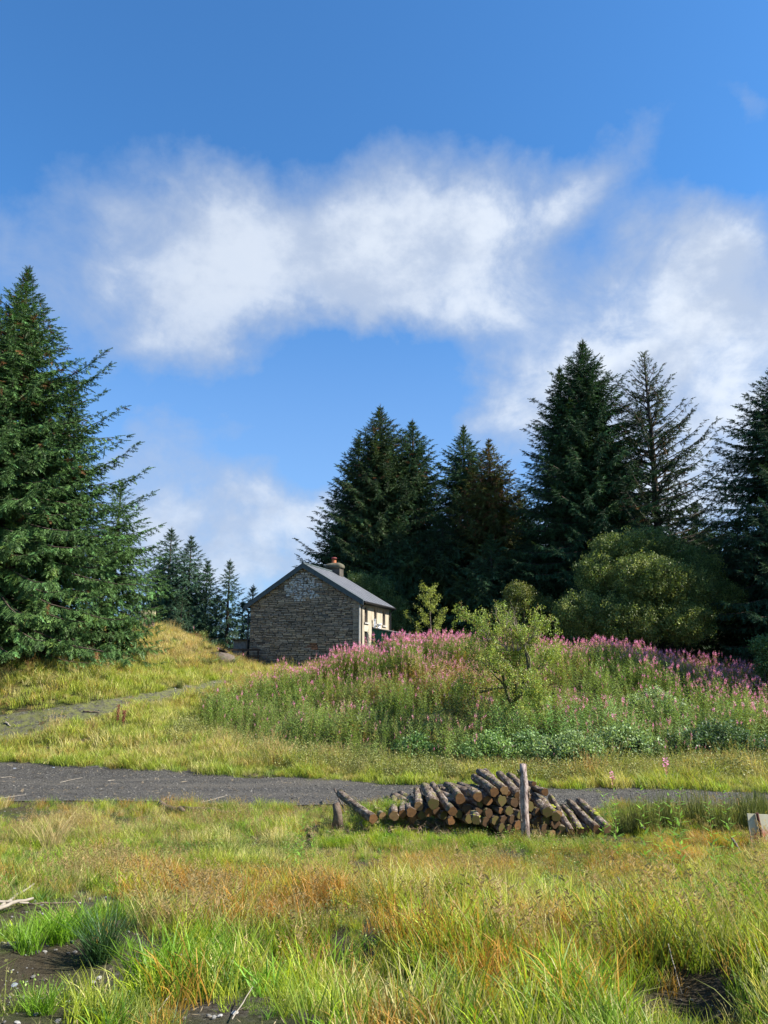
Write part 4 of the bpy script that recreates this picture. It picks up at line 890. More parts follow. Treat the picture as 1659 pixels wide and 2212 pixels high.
# quoin of render at the near corner of the gable
# long wall with real openings
Wn = []   # x0,x1,z0,z1
def rect(pxl, pyt, pxr, pyb):
    x0, zt = on_side(pxl, pyt); x1, _ = on_side(pxr, pyt); _, zb = on_side((pxl+pxr)/2, pyb); return [x0, x1, zb, zt]
zt1 = on_side(832, 1311)[1]
zz = lambda X, Y: ((1350+X/4.74)/1.8228, (2350+Y/4.74)/1.8228)
R1 = rect(*zz(405, 190), *zz(465, 480)); R2 = rect(*zz(583, 232), *zz(632, 520)); R3 = rect(*zz(740, 280), *zz(790, 560)); R4 = rect(*zz(425, 645), *zz(482, 850))
print('windows', [[round(float(v), 2) for v in r_] for r_ in (R1, R2, R3, R4)])
for r_ in (R2, R3): r_[2] = R1[2]; r_[3] = R1[3]
R4[0], R4[1] = R1[0], R1[1]; R4[2] = max(.35, R4[3]-1.35)
R5 = [R3[0], R3[1], R4[2], R4[3]]
Wn = [R1, R2, R3, R4, R5]
lw = MB(); xsb = sorted(set([tk+.002, LL]+[v for r_ in Wn for v in r_[:2]]))
for a, b_ in zip(xsb[:-1], xsb[1:]):
    cuts = sorted([(r_[2], r_[3]) for r_ in Wn if r_[0] <= a+1e-6 and r_[1] >= b_-1e-6]); z = 0
    for (c0, c1) in cuts+[(HW, HW)]:
        if c0 > z: lw.box((a, .0, z), (b_, .42, c0))
        z = c1
lw.box((-.004, -.02, 0), (tk, .42, HW-.01))
lo_ = lw.build('long_wall', M_rend, ho)
bw = MB(); bw.box((tk, WW-.42, 0), (LL-.4, WW, HW)); bw.build('rear_wall', M_mort, ho)
bg_ = MB(); bg_.prism([(.425, 0), (WW, 0), (WW, HW), (MID, RH), (.425, HW)], lambda p, s: (LL-.4+.398*s, p[0], p[1])); bg_.build('far_gable_wall', M_rend, ho)
M_frame = simple('brown_window_frame', (.10, .065, .05), .6, .3, 8, .1); M_sill = simple('pale_sill', (.45, .43, .39), .85, .35, 7, .3)
m, t = mat('dusty_window_glass'); out(t, t.n('ShaderNodeBsdfPrincipled', {'Base Color': (.03, .027, .026, 1), 'Roughness': .18, 'Specular IOR Level': .6}).outputs[0]); M_glass = m
for i, r_ in enumerate(Wn):
    x0, x1, z0, z1 = r_; wn = MB(); e = .06; dy = .13
    for lo, hi in (((x0, dy, z0), (x0+e, dy+.06, z1)), ((x1-e, dy, z0), (x1, dy+.06, z1)), ((x0+e, dy, z1-e), (x1-e, dy+.06, z1)), ((x0+e, dy, z0), (x1-e, dy+.06, z0+e)), ((x0+e, dy, (z0+z1)/2-.03), (x1-e, dy+.06, (z0+z1)/2+.03))): wn.box(lo, hi)
    wo = wn.build('window', M_frame, ho)
    for za, zb in ((z0+e, (z0+z1)/2-.03), ((z0+z1)/2+.03, z1-e)):
        pb = MB(); pb.box((x0+e, dy+.025, za), (x1-e, dy+.035, zb)); pb.build('pane', M_glass, wo)
    sb = MB(); sb.box((x0-.08, -.09, z0-.09), (x1+.08, .12, z0-.002)); sb.build('sill', M_sill, wo)
sb = MB(); sb.box((R1[0]-.06, -.012, R4[3]+.002), (R1[1]+.06, .0, R4[3]+.5)); o = sb.build('wall_patch', simple('pale_patch', (.47, .42, .32), .9, .25, 4, .3), ho); o['label'] = 'pale cracked patch of render between the windows'
# roof: two slopes of smooth slate sheets, verge boards, ridge
m, t = mat('blue_grey_roof'); g = t.n('ShaderNodeTexCoord').outputs['Object']
sx_ = t.n('ShaderNodeSeparateXYZ', {0: g})
col = t.ramp(t.noise(1.5, 7, .65, g), [(.3, (.10, .105, .12)), (.6, (.13, .135, .15)), (.8, (.17, .175, .19))])
out(t, t.n('ShaderNodeBsdfPrincipled', {'Base Color': col, 'Roughness': .5, 'Specular IOR Level': .5}).outputs[0]); M_roof = m
ov = .32; sl = (RH-HW)/MID; th = .07
def slope_strip(side, x0, x1, lift, name, mt, parent, y_in=0.0, y_out=None, thick=th):
    y_out = MID+ov if y_out is None else y_out
    b = MB(); q = []
    for x in (x0, x1):
        for d in (y_in, y_out):
            y = MID-side*d; z = RH+.10+lift-sl*d; q += [(x, y, z), (x, y, z-thick)]
    b.add(q, [(0, 2, 6, 4), (1, 5, 7, 3), (0, 1, 3, 2), (4, 6, 7, 5), (2, 3, 7, 6), (0, 4, 5, 1)]); return b.build(name, mt, parent)
ro = MB(); 
rf_ = slope_strip(1, -.16, LL+.15, .02, 'roof', M_roof, ho)
rb_ = slope_strip(-1, -.16, LL+.15, .02, 'roof', M_roof, ho)
M_trim = simple('dark_slate_trim', (.075, .095, .10), .55, .3, 5, .1)
npan = int(LL/.75)
for i in range(1, npan+1):
    x = -.16+(LL+.31)*i/(npan+1); slope_strip(1, x-.012, x+.012, .035, 'sheet_seam', M_roof, rf_, y_in=.1, y_out=MID+ov-.01, thick=.02)
for s in (1, -1):
    b = MB(); q = []
    for x in (-.20, -.165):
        for d in (0, MID+ov):
            y = MID-s*d; z = RH+.125-sl*d; q += [(x, y, z), (x, y, z-.30)]
    b.add(q, [(0, 2, 6, 4), (1, 5, 7, 3), (0, 1, 3, 2), (4, 6, 7, 5), (2, 3, 7, 6), (0, 4, 5, 1)]); b.build('verge_board', M_trim, ho)
    b = MB(); q = []
    for x in (-.215, .0):
        for d in (0.0, MID+ov):
            y = MID-s*d; z = RH+.155-sl*d; q += [(x, y, z), (x, y, z-.03)]
    b.add(q, [(0, 2, 6, 4), (1, 5, 7, 3), (0, 1, 3, 2), (4, 6, 7, 5), (2, 3, 7, 6), (0, 4, 5, 1)]); b.build('verge_cap', M_trim, ho)
b = MB(); b.tube([(-.2, MID, RH+.13), (LL+.1, MID, RH+.13)], .07, 8); b.build('ridge_cap', M_trim, rf_)
M_black = simple('black_gutter', (.02, .02, .022), .4, .3, 5, .05)
zg = RH+.10-sl*(MID+ov)
for yy_ in (-ov-.05, WW+ov+.05):
    b = MB(); b.tube([(-.15, yy_, zg-.05), (LL+.15, yy_, zg-.07)], .06, 8); b.build('gutter', M_black, ho)
b = MB(); b.box((-.1, -.13, HW-.24), (LL+.1, -.015, HW-.06)); b.build('fascia', M_trim, ho)
for (x, y) in ((.09, -.10), (-.05, WW+.08), (LL-.05, -.1)):
    b = MB(); b.tube([(x, (-ov if y < 1 else WW+ov), zg-.1), (x, y, zg-.35), (x, y, 0)], .045, 8); b.build('downpipe', M_black, ho)
M_pale = simple('pale_corner_pipe', (.4, .38, .34), .7, .3, 5, .1)
b = MB(); b.tube([(-.06, -.02, 0), (-.06, -.02, HW-.35)], .055, 8); b.build('corner_pipe', M_pale, ho)
# chimney on the far gable
cx = LL-.45
M_ch = simple('sooty_render', (.10, .088, .072), .95, .45, 3, .6, 18)
b = MB(); b.box((cx-.30, MID-.52, RH-.7), (cx+.30, MID+.52, RH+.40)); co = b.build('chimney', M_ch, ho)
b = MB(); prof = [(.36, .58, .36), (.41, .64, .43), (.40, .63, .56), (.34, .55, .66), (.2, .4, .74)]
vs_ = []; nseg = 20
for (hx_, hy_, z) in prof:
    for k in range(nseg):
        a = 2*math.pi*k/nseg; c_, s_ = math.cos(a), math.sin(a); p_ = .35
        vs_.append((cx+hx_*math.copysign(abs(c_)**p_, c_), MID+hy_*math.copysign(abs(s_)**p_, s_), RH+z))
fs = [tuple(range(nseg))[::-1]]+[(j*nseg+k, j*nseg+(k+1) % nseg, (j+1)*nseg+(k+1) % nseg, (j+1)*nseg+k) for j in range(len(prof)-1) for k in range(nseg)]+[tuple((len(prof)-1)*nseg+k for k in range(nseg))]
b.add(vs_, fs); b.build('chimney_cap', simple('mossy_chimney_cap', (.12, .11, .075), .95, .4, 4, .6, 20), co, smooth=True)
M_pot = simple('terracotta', (.42, .14, .06), .8, .3, 6, .1)
b = MB(); b.tube([(cx, MID+.05, RH+.69), (cx, MID+.05, RH+.76), (cx, MID+.05, RH+.94), (cx, MID+.05, RH+.98)], [.2, .165, .15, .19], 12); b.build('chimney_pot', M_pot, co, smooth=False)
b = MB(); b.tube([(cx, MID+.05, RH+.982), (cx, MID+.05, RH+1.04), (cx, MID+.05, RH+1.06), (cx, MID+.05, RH+1.14)], [.1, .1, .22, .16], 12); b.build('cowl', simple('dark_red_cowl', (.16, .035, .03), .5, .2, 6, .1), co)
b = MB(); b.tube([(.5, MID, RH+.12), (.5, MID, RH+.55)], .012, 4); b.build('aerial', M_black, ho)
# green lean-to
lx0 = float(np.clip(on_side(805, 1354)[0], 1, LL-2.5)); zt0 = on_side(*zz(560, 575))[1]
print('lean-to x', lx0, 'z', zt0)
le = empty('lean_to', (0, 0, 0)); le.parent = ho
M_green = simple('green_corrugated_sheet', (.012, .10, .065), .45, .25, 4, .05)
Lp = 2.55; drop = .50
b = MB(); k = 0; vs_ = []; nn = 64
for i in range(nn+1):
    y = -.03-Lp*i/nn; x = lx0+.03*math.sin(i*2*math.pi/3.2); zz_ = zt0-drop*i/nn-.06
    vs_ += [(x, y, 0), (x, y, zz_)]
b.add(vs_, [(2*i, 2*i+2, 2*i+3, 2*i+1) for i in range(nn)]); b.add([(v_[0]+.02, v_[1], v_[2]) for v_ in vs_], [(2*i, 2*i+1, 2*i+3, 2*i+2) for i in range(nn)]); b.build('corrugated_side', M_green, le)
b = MB(); L2 = LL-lx0-.3
b.box((lx0+.04, -Lp-.02, 0), (lx0+L2, -Lp+.02, zt0-drop-.1)); b.build('corrugated_front', M_green, le)
b = MB(); q = []
for x in (lx0-.10, lx0+L2+.1):
    for y, z in ((-.02, zt0), (-Lp-.15, zt0-drop-.03)): q += [(x, y, z), (x, y, z-.05)]
b.add(q, [(0, 2, 6, 4), (1, 5, 7, 3), (0, 1, 3, 2), (4, 6, 7, 5), (2, 3, 7, 6), (0, 4, 5, 1)]); b.build('lean_to_roof', simple('grey_sheet_roof', (.16, .16, .15), .6, .4, 4, .1), le)
b = MB(); b.tube([(lx0+.3, -Lp+.1, zt0-drop-.05), (lx0+.3, -Lp-.4, zt0-drop-.35)], .04, 6); b.build('rain_spout', M_black, le)
# white basin standing on the lean-to roof
wloc = Vector((lx0+.10, -.38, zt0-.05)); wl = ho.matrix_basis @ wloc if False else None
Mh = Matrix.Translation((Cn[0], Cn[1], hzg)) @ Matrix.Rotation(ang, 4, 'Z')
M_wh = simple('white_enamel', (.75, .76, .77), .35, .12, 4, .05, spec=.5)
b = MB(); b.tube([(0, 0, 0), (0, 0, .05), (0, 0, .12), (0, 0, .24), (0, 0, .34)], [.2, .17, .12, .17, .28], 12, jit=.06); b.tube([(0, 0, .34), (0, 0, .39)], [.3, .29], 12)
o = b.build('basin', M_wh, None, loc=Mh @ wloc); o.scale = (.65, .65, .7); tag(o, 'white pedestal basin standing on the lean-to roof under a window', 'basin')
b = MB(); b.box((-.06, -.06, 0), (.06, .06, .5)); b.box((-.09, -.09, .5), (.09, .09, .54)); o = b.build('white_post', M_wh, None, loc=Mh @ Vector((lx0-.05, -.16, zt0-.02)))
o.scale = (1, 1, 1); tag(o, 'thin white upright beside the basin on the lean-to roof', 'post')

# dark rails and small shed behind the left corner of the cottage
M_dw = simple('dark_weathered_wood', (.05, .035, .028), .8, .4, 8, .3)
sp = Mh @ Vector((.6, WW+.75, 0)); sh = empty('small_shed', (sp.x, sp.y, Hs(sp.x, sp.y)), ang, 'small grey shed with a dark flat roof behind the left cottage corner', 'shed')
M_gr = simple('grey_boards', (.2, .2, .19), .85, .35, 6, .2)
for i in range(8):
    b = MB(); b.box((-.45, -.5+i*.125, .0), (-.43, -.5+i*.125+.115, 1.35)); b.build('board', M_gr, sh)
b = MB(); b.box((-.42, -.48, 0), (.5, .48, 1.35)); b.build('body', M_gr, sh)
b = MB(); b.box((-.6, -.6, 1.352), (.6, .6, 1.42)); b.build('roof', M_dw, sh)
fx, fy = hit(522, 1437, 44); rl = empty('low_railing', (P(520, 1430, 46.5)[0], 46.5, Hs(P(520, 1430, 46.5)[0], 46.5)-.05), -.05, 'low dark wooden railing left of the cottage gable', 'fence')
for z in (.42, .8):
    b = MB(); b.box((-1.0, -.04, z), (1.2, .0, z+.13)); b.build('rail', M_dw, rl)
for x in (-.9, .1, 1.05):
    b = MB(); b.box((x-.05, .002, -.1), (x+.05, .1, .95)); b.build('post', M_dw, rl)
# stone gatepost on the mound
q = P(318, 1371, 43.0); gpz = Hs(q[0], 43.0)-.2
gp = empty('stone_gatepost', (q[0], 43.0, gpz), .2, 'lichen topped old stone pillar on the mound by the huge spruce', 'gatepost')
M_gp = simple('pinkish_brown_stone', (.22, .15, .12), .9, .5, 5, .7, 18, c2=(.09, .06, .05)); M_gpt = simple('lichen_cap', (.42, .38, .26), .9, .4, 6, .5, c2=(.28, .25, .1))
hgp = P(318, 1322, 43)[2]-gpz; z = 0; rk = random.Random(4)
while z < hgp-.32:
    h_ = rk.uniform(.16, .26); w_ = .31+rk.uniform(-.05, .04); cut = rk.random() < .5
    b = MB()
    if cut: b.box((-w_, -.3, z), (-.01, .3, z+h_), jit=.025); b.box((.01, -.3, z), (w_, .3, z+h_), jit=.025)
    else: b.box((-w_, -.3, z), (w_, .3, z+h_), jit=.025)
    b.build('stone', M_gp, gp); z += h_+.004
b = MB(); b.box((-.37, -.36, z), (.37, .36, z+.30), jit=.03); b.build('capstone', M_gpt, gp)

# ------------------------------------------------------------------ log pile
m, t = mat('log_bark'); tcx = t.n('ShaderNodeTexCoord').outputs['Object']
st = t.n('ShaderNodeVectorMath', {0: tcx, 1: (1, .35, 1)}, operation='MULTIPLY').outputs[0]
n1 = t.noise(16, 7, .75, st); n2 = t.noise(5, 5, .6, t.n('ShaderNodeVectorMath', {0: tcx, 1: t.n('ShaderNodeObjectInfo').outputs['Location']}, operation='ADD').outputs[0])
col = t.ramp(n1, [(.36, (.035, .025, .018)), (.48, (.11, .078, .055)), (.58, (.24, .19, .15)), (.72, (.44, .38, .32))])
col = t.mix(t.rng(n2, .53, .66, 0, .8), col, (.17, .16, .045, 1)); col = t.mix(t.rng(n2, .40, .30, 0, .7), col, (.11, .06, .035, 1))
bmp = t.n('ShaderNodeBump', {'Height': n1, 'Strength': 1.0, 'Distance': .03})
out(t, t.n('ShaderNodeBsdfPrincipled', {'Base Color': col, 'Roughness': .9, 'Normal': bmp.outputs[0], 'Specular IOR Level': .15}).outputs[0]); M_log = m
def endmat(name, c1, c2, c3):
    m, t = mat(name); tcx = t.n('ShaderNodeTexCoord').outputs['Object']; sp_ = t.n('ShaderNodeSeparateXYZ', {0: tcx})
    rr = t.m('SQRT', t.m('ADD', t.m('MULTIPLY', sp_.outputs[0], sp_.outputs[0]), t.m('MULTIPLY', sp_.outputs[2], sp_.outputs[2])))
    ring = t.m('SINE', t.m('MULTIPLY', t.m('ADD', rr, t.m('MULTIPLY', t.noise(8, 3, .5, tcx), .012)), 620))
    col = t.mix(t.rng(t.noise(14, 5, .7, tcx), .35, .65), (*c1, 1), (*c2, 1)); col = t.mix(t.m('MULTIPLY', t.m('ADD', ring, 1.), .22), col, (*c3, 1))
    out(t, t.n('ShaderNodeBsdfPrincipled', {'Base Color': col, 'Roughness': .85, 'Specular IOR Level': .15}).outputs[0]); return m
M_end = endmat('sawn_end', (.20, .10, .036), (.12, .06, .026), (.06, .03, .014)); M_endm = endmat('mossy_sawn_end', (.09, .09, .022), (.12, .075, .03), (.05, .04, .015))
M_end2 = endmat('shaded_sawn_end', (.10, .055, .025), (.06, .035, .018), (.03, .018, .01)); M_end3 = endmat('pale_sawn_end', (.27, .17, .075), (.2, .11, .045), (.1, .055, .025))  # darkest ends only in the lower rows: their shade put into the colour
M_moss = simple('yellow_moss', (.26, .27, .03), .95, .4, 12, .8, 60)
z8 = lambda x, y: ((1850+x/2.765)/1.8228, (2950+y/2.765)/1.8228)
z5 = lambda x, y: ((1250+x/1.327)/1.8228, (2950+y/1.327)/1.8228)
YF = 14.0; LDIR = None
def log(fr, bk, diam_px, Yf, Yb, label, moss=False, mossy=False, group='logs in the pile', Lmax=None, sub=0):
    a = Vector(P(*fr, Yf)); b_ = Vector(P(*bk, Yb)); r_ = diam_px/FPX*Yf/2; d = (b_-a).normalized()
    L = (b_-a).length; nr = 14; rl_ = random.Random(int(fr[0]*13+fr[1]*7)); b = MB(); ns = 9
    vs_ = []
    bend = rl_.uniform(-.02, .02); ph = rl_.random()*6
    rads = [r_*rl_.uniform(.85, 1.18) for _ in range(nr)]
    for k in range(ns+1):
        s = L*k/ns; tp = 1-.10*k/ns
        for j in range(nr):
            an = 2*math.pi*j/nr; rr = rads[j]*tp*(1+rl_.uniform(-.12, .12)) if 0 < k else rads[j]
            vs_.append((math.cos(an)*rr+bend*math.sin(k/ns*3.14), s, math.sin(an)*rr+bend*math.sin(k/ns*3.14)))
    fs = [(k*nr+j, (k+1)*nr+j, (k+1)*nr+(j+1) % nr, k*nr+(j+1) % nr) for k in range(ns) for j in range(nr)]+[tuple(ns*nr+j for j in range(nr))[::-1]]
    b.add(vs_, fs)
    for _ in range(rl_.choice((5, 7, 9))):      # knots and bark flakes
        an = rl_.uniform(0, 6.28); s = rl_.uniform(.15, .9)*L; p = Vector((math.cos(an)*r_*.9, s, math.sin(an)*r_*.9)); e = p*1; e = Vector((p.x*1.45, s+rl_.uniform(-.02, .05), p.z*1.45))
        b.tube([p, e], [r_*.22, r_*.1], 5)
    o = b.build('log', M_log, loc=a, smooth=True); o.rotation_euler = d.to_track_quat('Y', 'Z').to_euler()
    tag(o, label, 'log', group)
    e = MB(); e.add([(vs_[j][0]*.93, -.004, vs_[j][2]*.93) for j in range(nr)]+[(vs_[j][0]*.99, .006, vs_[j][2]*.99) for j in range(nr)], [tuple(range(nr))]+[(j, nr+j, nr+(j+1) % nr, (j+1) % nr) for j in range(nr)])
    e.build('cut_end', M_endm if mossy else rl_.choice((M_end, M_end2, M_end3, M_end, M_end2) if 'from the post' in label else (M_end, M_end3)), o)
    if moss:
        mb = MB()
        for _ in range(7):
            an = rl_.uniform(.5, 2.6); s = rl_.uniform(0, 1)**1.5*L*.7; c = Vector((math.cos(an)*r_*.95, s, math.sin(an)*r_*.95)); q = stone_mesh_raw(rl_, r_*rl_.uniform(.3, .7)); mb.add([Vector(v_)+c for v_ in q[0]], q[1])
        mb.build('moss', M_moss, o, smooth=True)
    return o
def stone_mesh_raw(r, s):
    v = []
    for z, rr in ((-.3, .8), (.1, 1), (.35, .6)):
        v += [(math.cos(k*.7854)*rr*s*r.uniform(.7, 1.2), math.sin(k*.7854)*rr*s*r.uniform(.8, 1.6), z*s*r.uniform(.7, 1.2)) for k in range(8)]
    f = [tuple(range(7, -1, -1))]+[(j*8+k, j*8+(k+1) % 8, (j+1)*8+(k+1) % 8, (j+1)*8+k) for j in range(2) for k in range(8)]+[tuple(16+k for k in range(8))]
    return v, f
LG = [ # zoom space, front, back, diameter, dY, label, moss, mossy end
 (z8, (265, 465), (45, 305), 96, .25, 'top log whose orange end faces out left of the post, first of the upper row', 0, 0),
 (z8, (380, 452), (105, 248), 92, .35, 'long top log with a bright orange end, second of the upper row', 0, 0),
 (z8, (425, 495), (170, 235), 70, .50, 'thin log squeezed behind the second log of the upper row', 0, 0),
 (z8, (535, 505), (320, 268), 92, .35, 'top log with orange end just left of the post', 0, 0),
 (z8, (625, 520), (430, 282), 80, .50, 'top log running behind the head of the post', 0, 0),
 (z8, (820, 465), (640, 378), 78, .80, 'short log with orange end sticking out right of the post', 0, 0),
 (z8, (700, 375), (600, 330), 50, 1.0, 'small pale log on the very top of the pile behind the post', 0, 0),
 (z8, (845, 688), (640, 455), 104, .15, 'thick log with mossy end right of the post', 0, 1),
 (z8, (938, 735), (770, 540), 92, .22, 'moss ended log beside the thick one right of the post', 1, 1),
 (z8, (1108, 905), (882, 520), 74, .05, 'long pale barked log sloping down the right flank', 0, 0),
 (z8, (1205, 895), (1015, 620), 74, .10, 'log with yellow moss along its top on the right flank', 1, 0),
 (z8, (1275, 880), (1100, 690), 56, .3, 'thin shaded log between the mossy flank logs', 0, 0),
 (z8, (1385, 875), (1085, 578), 88, .05, 'pale banded log second from the right end', 0, 0),
 (z8, (1495, 868), (1188, 562), 92, .0, 'outermost log at the right end with thick yellow moss', 1, 0),
 (z8, (1010, 880), (930, 730), 84, .2, 'dark log end low on the right flank', 0, 1),
 (z8, (935, 825), (860, 690), 92, .35, 'orange brown log end under the moss ended log', 0, 0),
 (z8, (90, 520), (-60, 420), 96, .2, 'ragged log with broken orange end left of the upper row', 0, 0),
 (z5, (745, 262), (700, 205), 52, .25, 'short ragged log with torn bark near the left shoulder', 0, 0),
 (z5, (706, 326), (600, 190), 46, .0, 'long log lying slantwise over the left shoulder', 0, 0),
 (z5, (605, 285), (560, 195), 54, .15, 'thick upright looking log left of the slantwise log', 0, 1),
 (z5, (400, 350), (402, 258), 46, .1, 'grey stubby log at the left end of the pile', 0, 0),
 (z5, (490, 330), (450, 270), 48, .1, 'bark shedding log with round end in the left part', 0, 0),
 (z5, (530, 300), (520, 215), 46, .3, 'dark brown log in the left part of the pile', 0, 0),
 (z5, (445, 340), (440, 270), 40, .2, 'small brown log between the stubby one and its neighbour', 0, 0),
 (z5, (290, 365), (115, 232), 46, .0, 'lone log sloping down left of the pile', 0, 0),
 (z5, (340, 350), (290, 300), 34, .3, 'thin rotting log at the gap left of the pile', 0, 0),
 (z5, (828, 372), (815, 340), 42, -.35, 'short round log with bright moss in the grass in front of the pile', 1, 1),
]
for zf, fr, bk, dm, dY, lb, ms, me_ in LG:
    k = 1/(2.765*1.8228) if zf is z8 else 1/(1.327*1.8228)
    L_ = 1.75 if zf is z8 or dY < .2 else 1.5
    if 'short round' in lb: L_ = .5
    if 'small pale' in lb: L_ = 1.0
    log(zf(*fr), zf(*bk), dm*k*1.0, YF+dY, YF+dY+L_, lb, ms, me_)
low = [(785, 316, 50), (842, 332, 46), (851, 285, 36), (890, 270, 50), (897, 335, 46), (965, 270, 50), (1031, 280, 46), (960, 322, 30), (1002, 322, 46), (622, 320, 44), (582, 330, 44), (660, 345, 40), (1155, 335, 46), (1152, 382, 50), (1198, 372, 50), (1192, 415, 46), (1245, 392, 52),
       (930, 372, 44), (975, 372, 46), (1022, 370, 46), (1065, 345, 46), (1050, 400, 46), (1100, 420, 46), (1138, 440, 44), (1178, 462, 44), (1230, 450, 44), (740, 340, 42), (700, 375, 40), (1010, 420, 44), (965, 412, 42), (880, 380, 42), (1280, 440, 44), (1110, 300, 46), (1105, 365, 46), (1260, 340, 40), (790, 365, 42), (1310, 470, 36), (760, 290, 40), (545, 345, 40), (500, 365, 36)]
for i, (x, y, d) in enumerate(low):
    fr = z5(x, y); row = 'bottom' if y > 400 else 'middle' if y > 330 else 'upper'
    side = 'left of the post' if x < 1050 else 'behind the post' if x < 1115 else 'right of the post'
    a = P(*fr, YF+.2+(460-y)/460*.35); k = 1/(1.327*1.8228)
    # all the stacked logs share the pile's direction
    bkp = a+np.array([-.62, 1.62, .04]); Yb = bkp[1]; dd = bkp-np.array([0, 0, CAMZ]); c_, s_ = math.cos(TH), math.sin(TH)
    fw = dd[1]*c_+dd[2]*s_; upv = -dd[1]*s_+dd[2]*c_; bk = (829.5+FPX*dd[0]/fw, 1106-FPX*upv/fw)
    peers = sorted([(abs(p[0]-1080), p) for p in low if ('bottom' if p[1] > 400 else 'middle' if p[1] > 330 else 'upper') == row and ('left of the post' if p[0] < 1050 else 'behind the post' if p[0] < 1115 else 'right of the post') == side])
    rk_ = [p for _, p in peers].index((x, y, d)); nth = ['nearest', 'second', 'third', 'fourth', 'fifth', 'sixth', 'seventh', 'eighth', 'ninth', 'tenth', 'eleventh', 'twelfth', 'thirteenth'][rk_]
    log(fr, bk, d*k, a[1], Yb, 'brown log end %s from the post in the %s rows, %s' % (nth, row, side), 0, i % 3 == 2, group='stacked log ends below the top row')
xx = rng.normal(.6, 1.1, 900); yy = 14.1+rng.normal(.1, .35, 900)
tag(scatter('bark_litter', V_deb, np.c_[xx, yy, H(xx, yy)+rng.uniform(0, .06, 900)], rots(900, .5), rng.uniform(.5, 1.3, 900), rng.integers(0, 3, 900), cmix([rng.random(900), rng.random(900), rng.random(900)*.5], [(.22, .13, .07), (.09, .055, .035), (.4, .32, .22)])), 'brown bark scraps littering the ground under the log pile', 'litter', kind='stuff')
xx = rng.uniform(-1.2, 4.4, 420); yy = 13.75+.06*xx*0+rng.normal(-.15, .14, 420)
tag(scatter('pile_foot_grass', V_near, np.c_[xx, yy, H(xx, yy)], rots(420, .15), rng.uniform(.35, .95, 420)*np.clip(1.2-.32*np.abs(xx-.6), .3, 1), rng.integers(0, 4, 420), cpick([np.ones(420), np.ones(420), np.ones(420)*.3], [GRN, YEL, STR], .2)), 'fresh green grass growing up against the foot of the log pile', 'grass', kind='stuff')
# the stake that holds the pile
q0 = P(1136, 1822, 13.75); q1 = P(1137, 1650, 13.75); zb = Hs(q0[0], 13.75)-.1
po = empty('wooden_stake', (q0[0], 13.75, zb), 0, 'upright peeling pole holding the log pile', 'post')
m, t = mat('peeling_pole_bark'); tcx = t.n('ShaderNodeTexCoord').outputs['Object']; st = t.n('ShaderNodeVectorMath', {0: tcx, 1: (1, 1, .35)}, operation='MULTIPLY').outputs[0]
n1 = t.noise(14, 6, .7, st)
col = t.ramp(n1, [(.38, (.05, .03, .026)), (.47, (.17, .115, .095)), (.57, (.40, .32, .28)), (.68, (.13, .085, .065))])
bmp = t.n('ShaderNodeBump', {'Height': n1, 'Strength': .8, 'Distance': .03})
out(t, t.n('ShaderNodeBsdfPrincipled', {'Base Color': col, 'Roughness': .85, 'Normal': bmp.outputs[0]}).outputs[0]); M_pole = m
hp = q1[2]-zb; b = MB(); b.tube([(.0, 0, 0), (.005, 0, hp*.2), (-.01, 0, hp*.45), (.012, 0, hp*.7), (0, 0, hp*.9), (.004, 0, hp)], [.078, .073, .07, .07, .064, .062], 14, jit=.12); b.build('pole', M_pole, po, smooth=True)
b = MB(); b.tube([(-.05, -.02, hp*.87), (-.10, -.03, hp*.93)], [.03, .02], 6); b.tube([(.06, -.02, hp*.72), (.09, -.03, hp*.60)], [.02, .012], 5); b.tube([(-.06, -.05, hp*.30), (-.1, -.09, hp*.5), (-.09, -.08, hp*.78)], [.008, .008, .005], 4); b.build('bark_flakes', M_log, po)

# board and stake at the right edge
q = P(1643, 1812, 13.2); bz = Hs(q[0], 13.2); bo = empty('marker_board', (q[0], 13.2, bz), .12, 'pale board with red paint marks leaning on a brown stake at the right edge', 'board')
m, t = mat('pale_painted_board'); tcx = t.n('ShaderNodeTexCoord').outputs['Object']; sp_ = t.n('ShaderNodeSeparateXYZ', {0: tcx})
redm = t.m('MULTIPLY', t.rng(t.noise(9, 4, .6, tcx), .46, .56), t.rng(sp_.outputs[2], .36, .22))
col = t.mix(t.m('MULTIPLY', redm, .85), t.ramp(t.noise(5, 5, .6, tcx), [(.3, (.34, .32, .22)), (.7, (.46, .43, .32))]), (.5, .07, .06, 1))
out(t, t.n('ShaderNodeBsdfPrincipled', {'Base Color': col, 'Roughness': .8}).outputs[0])
hb = P(1643, 1757, 13.2)[2]-bz
b = MB(); b.prism([(-.16, hb*.02), (.42, hb*.02), (.42, hb*.93), (-.19, hb)], lambda p, s: (p[0], .02*s, p[1])); b.build('board', m, bo)
b = MB(); b.tube([(.035, -.035, -.1), (.0, -.03, hb*.5), (-.035, -.03, hb*1.02)], .024, 8); b.build('stake', simple('red_brown_stake', (.16, .06, .04), .8, .4, 8, .3), bo)

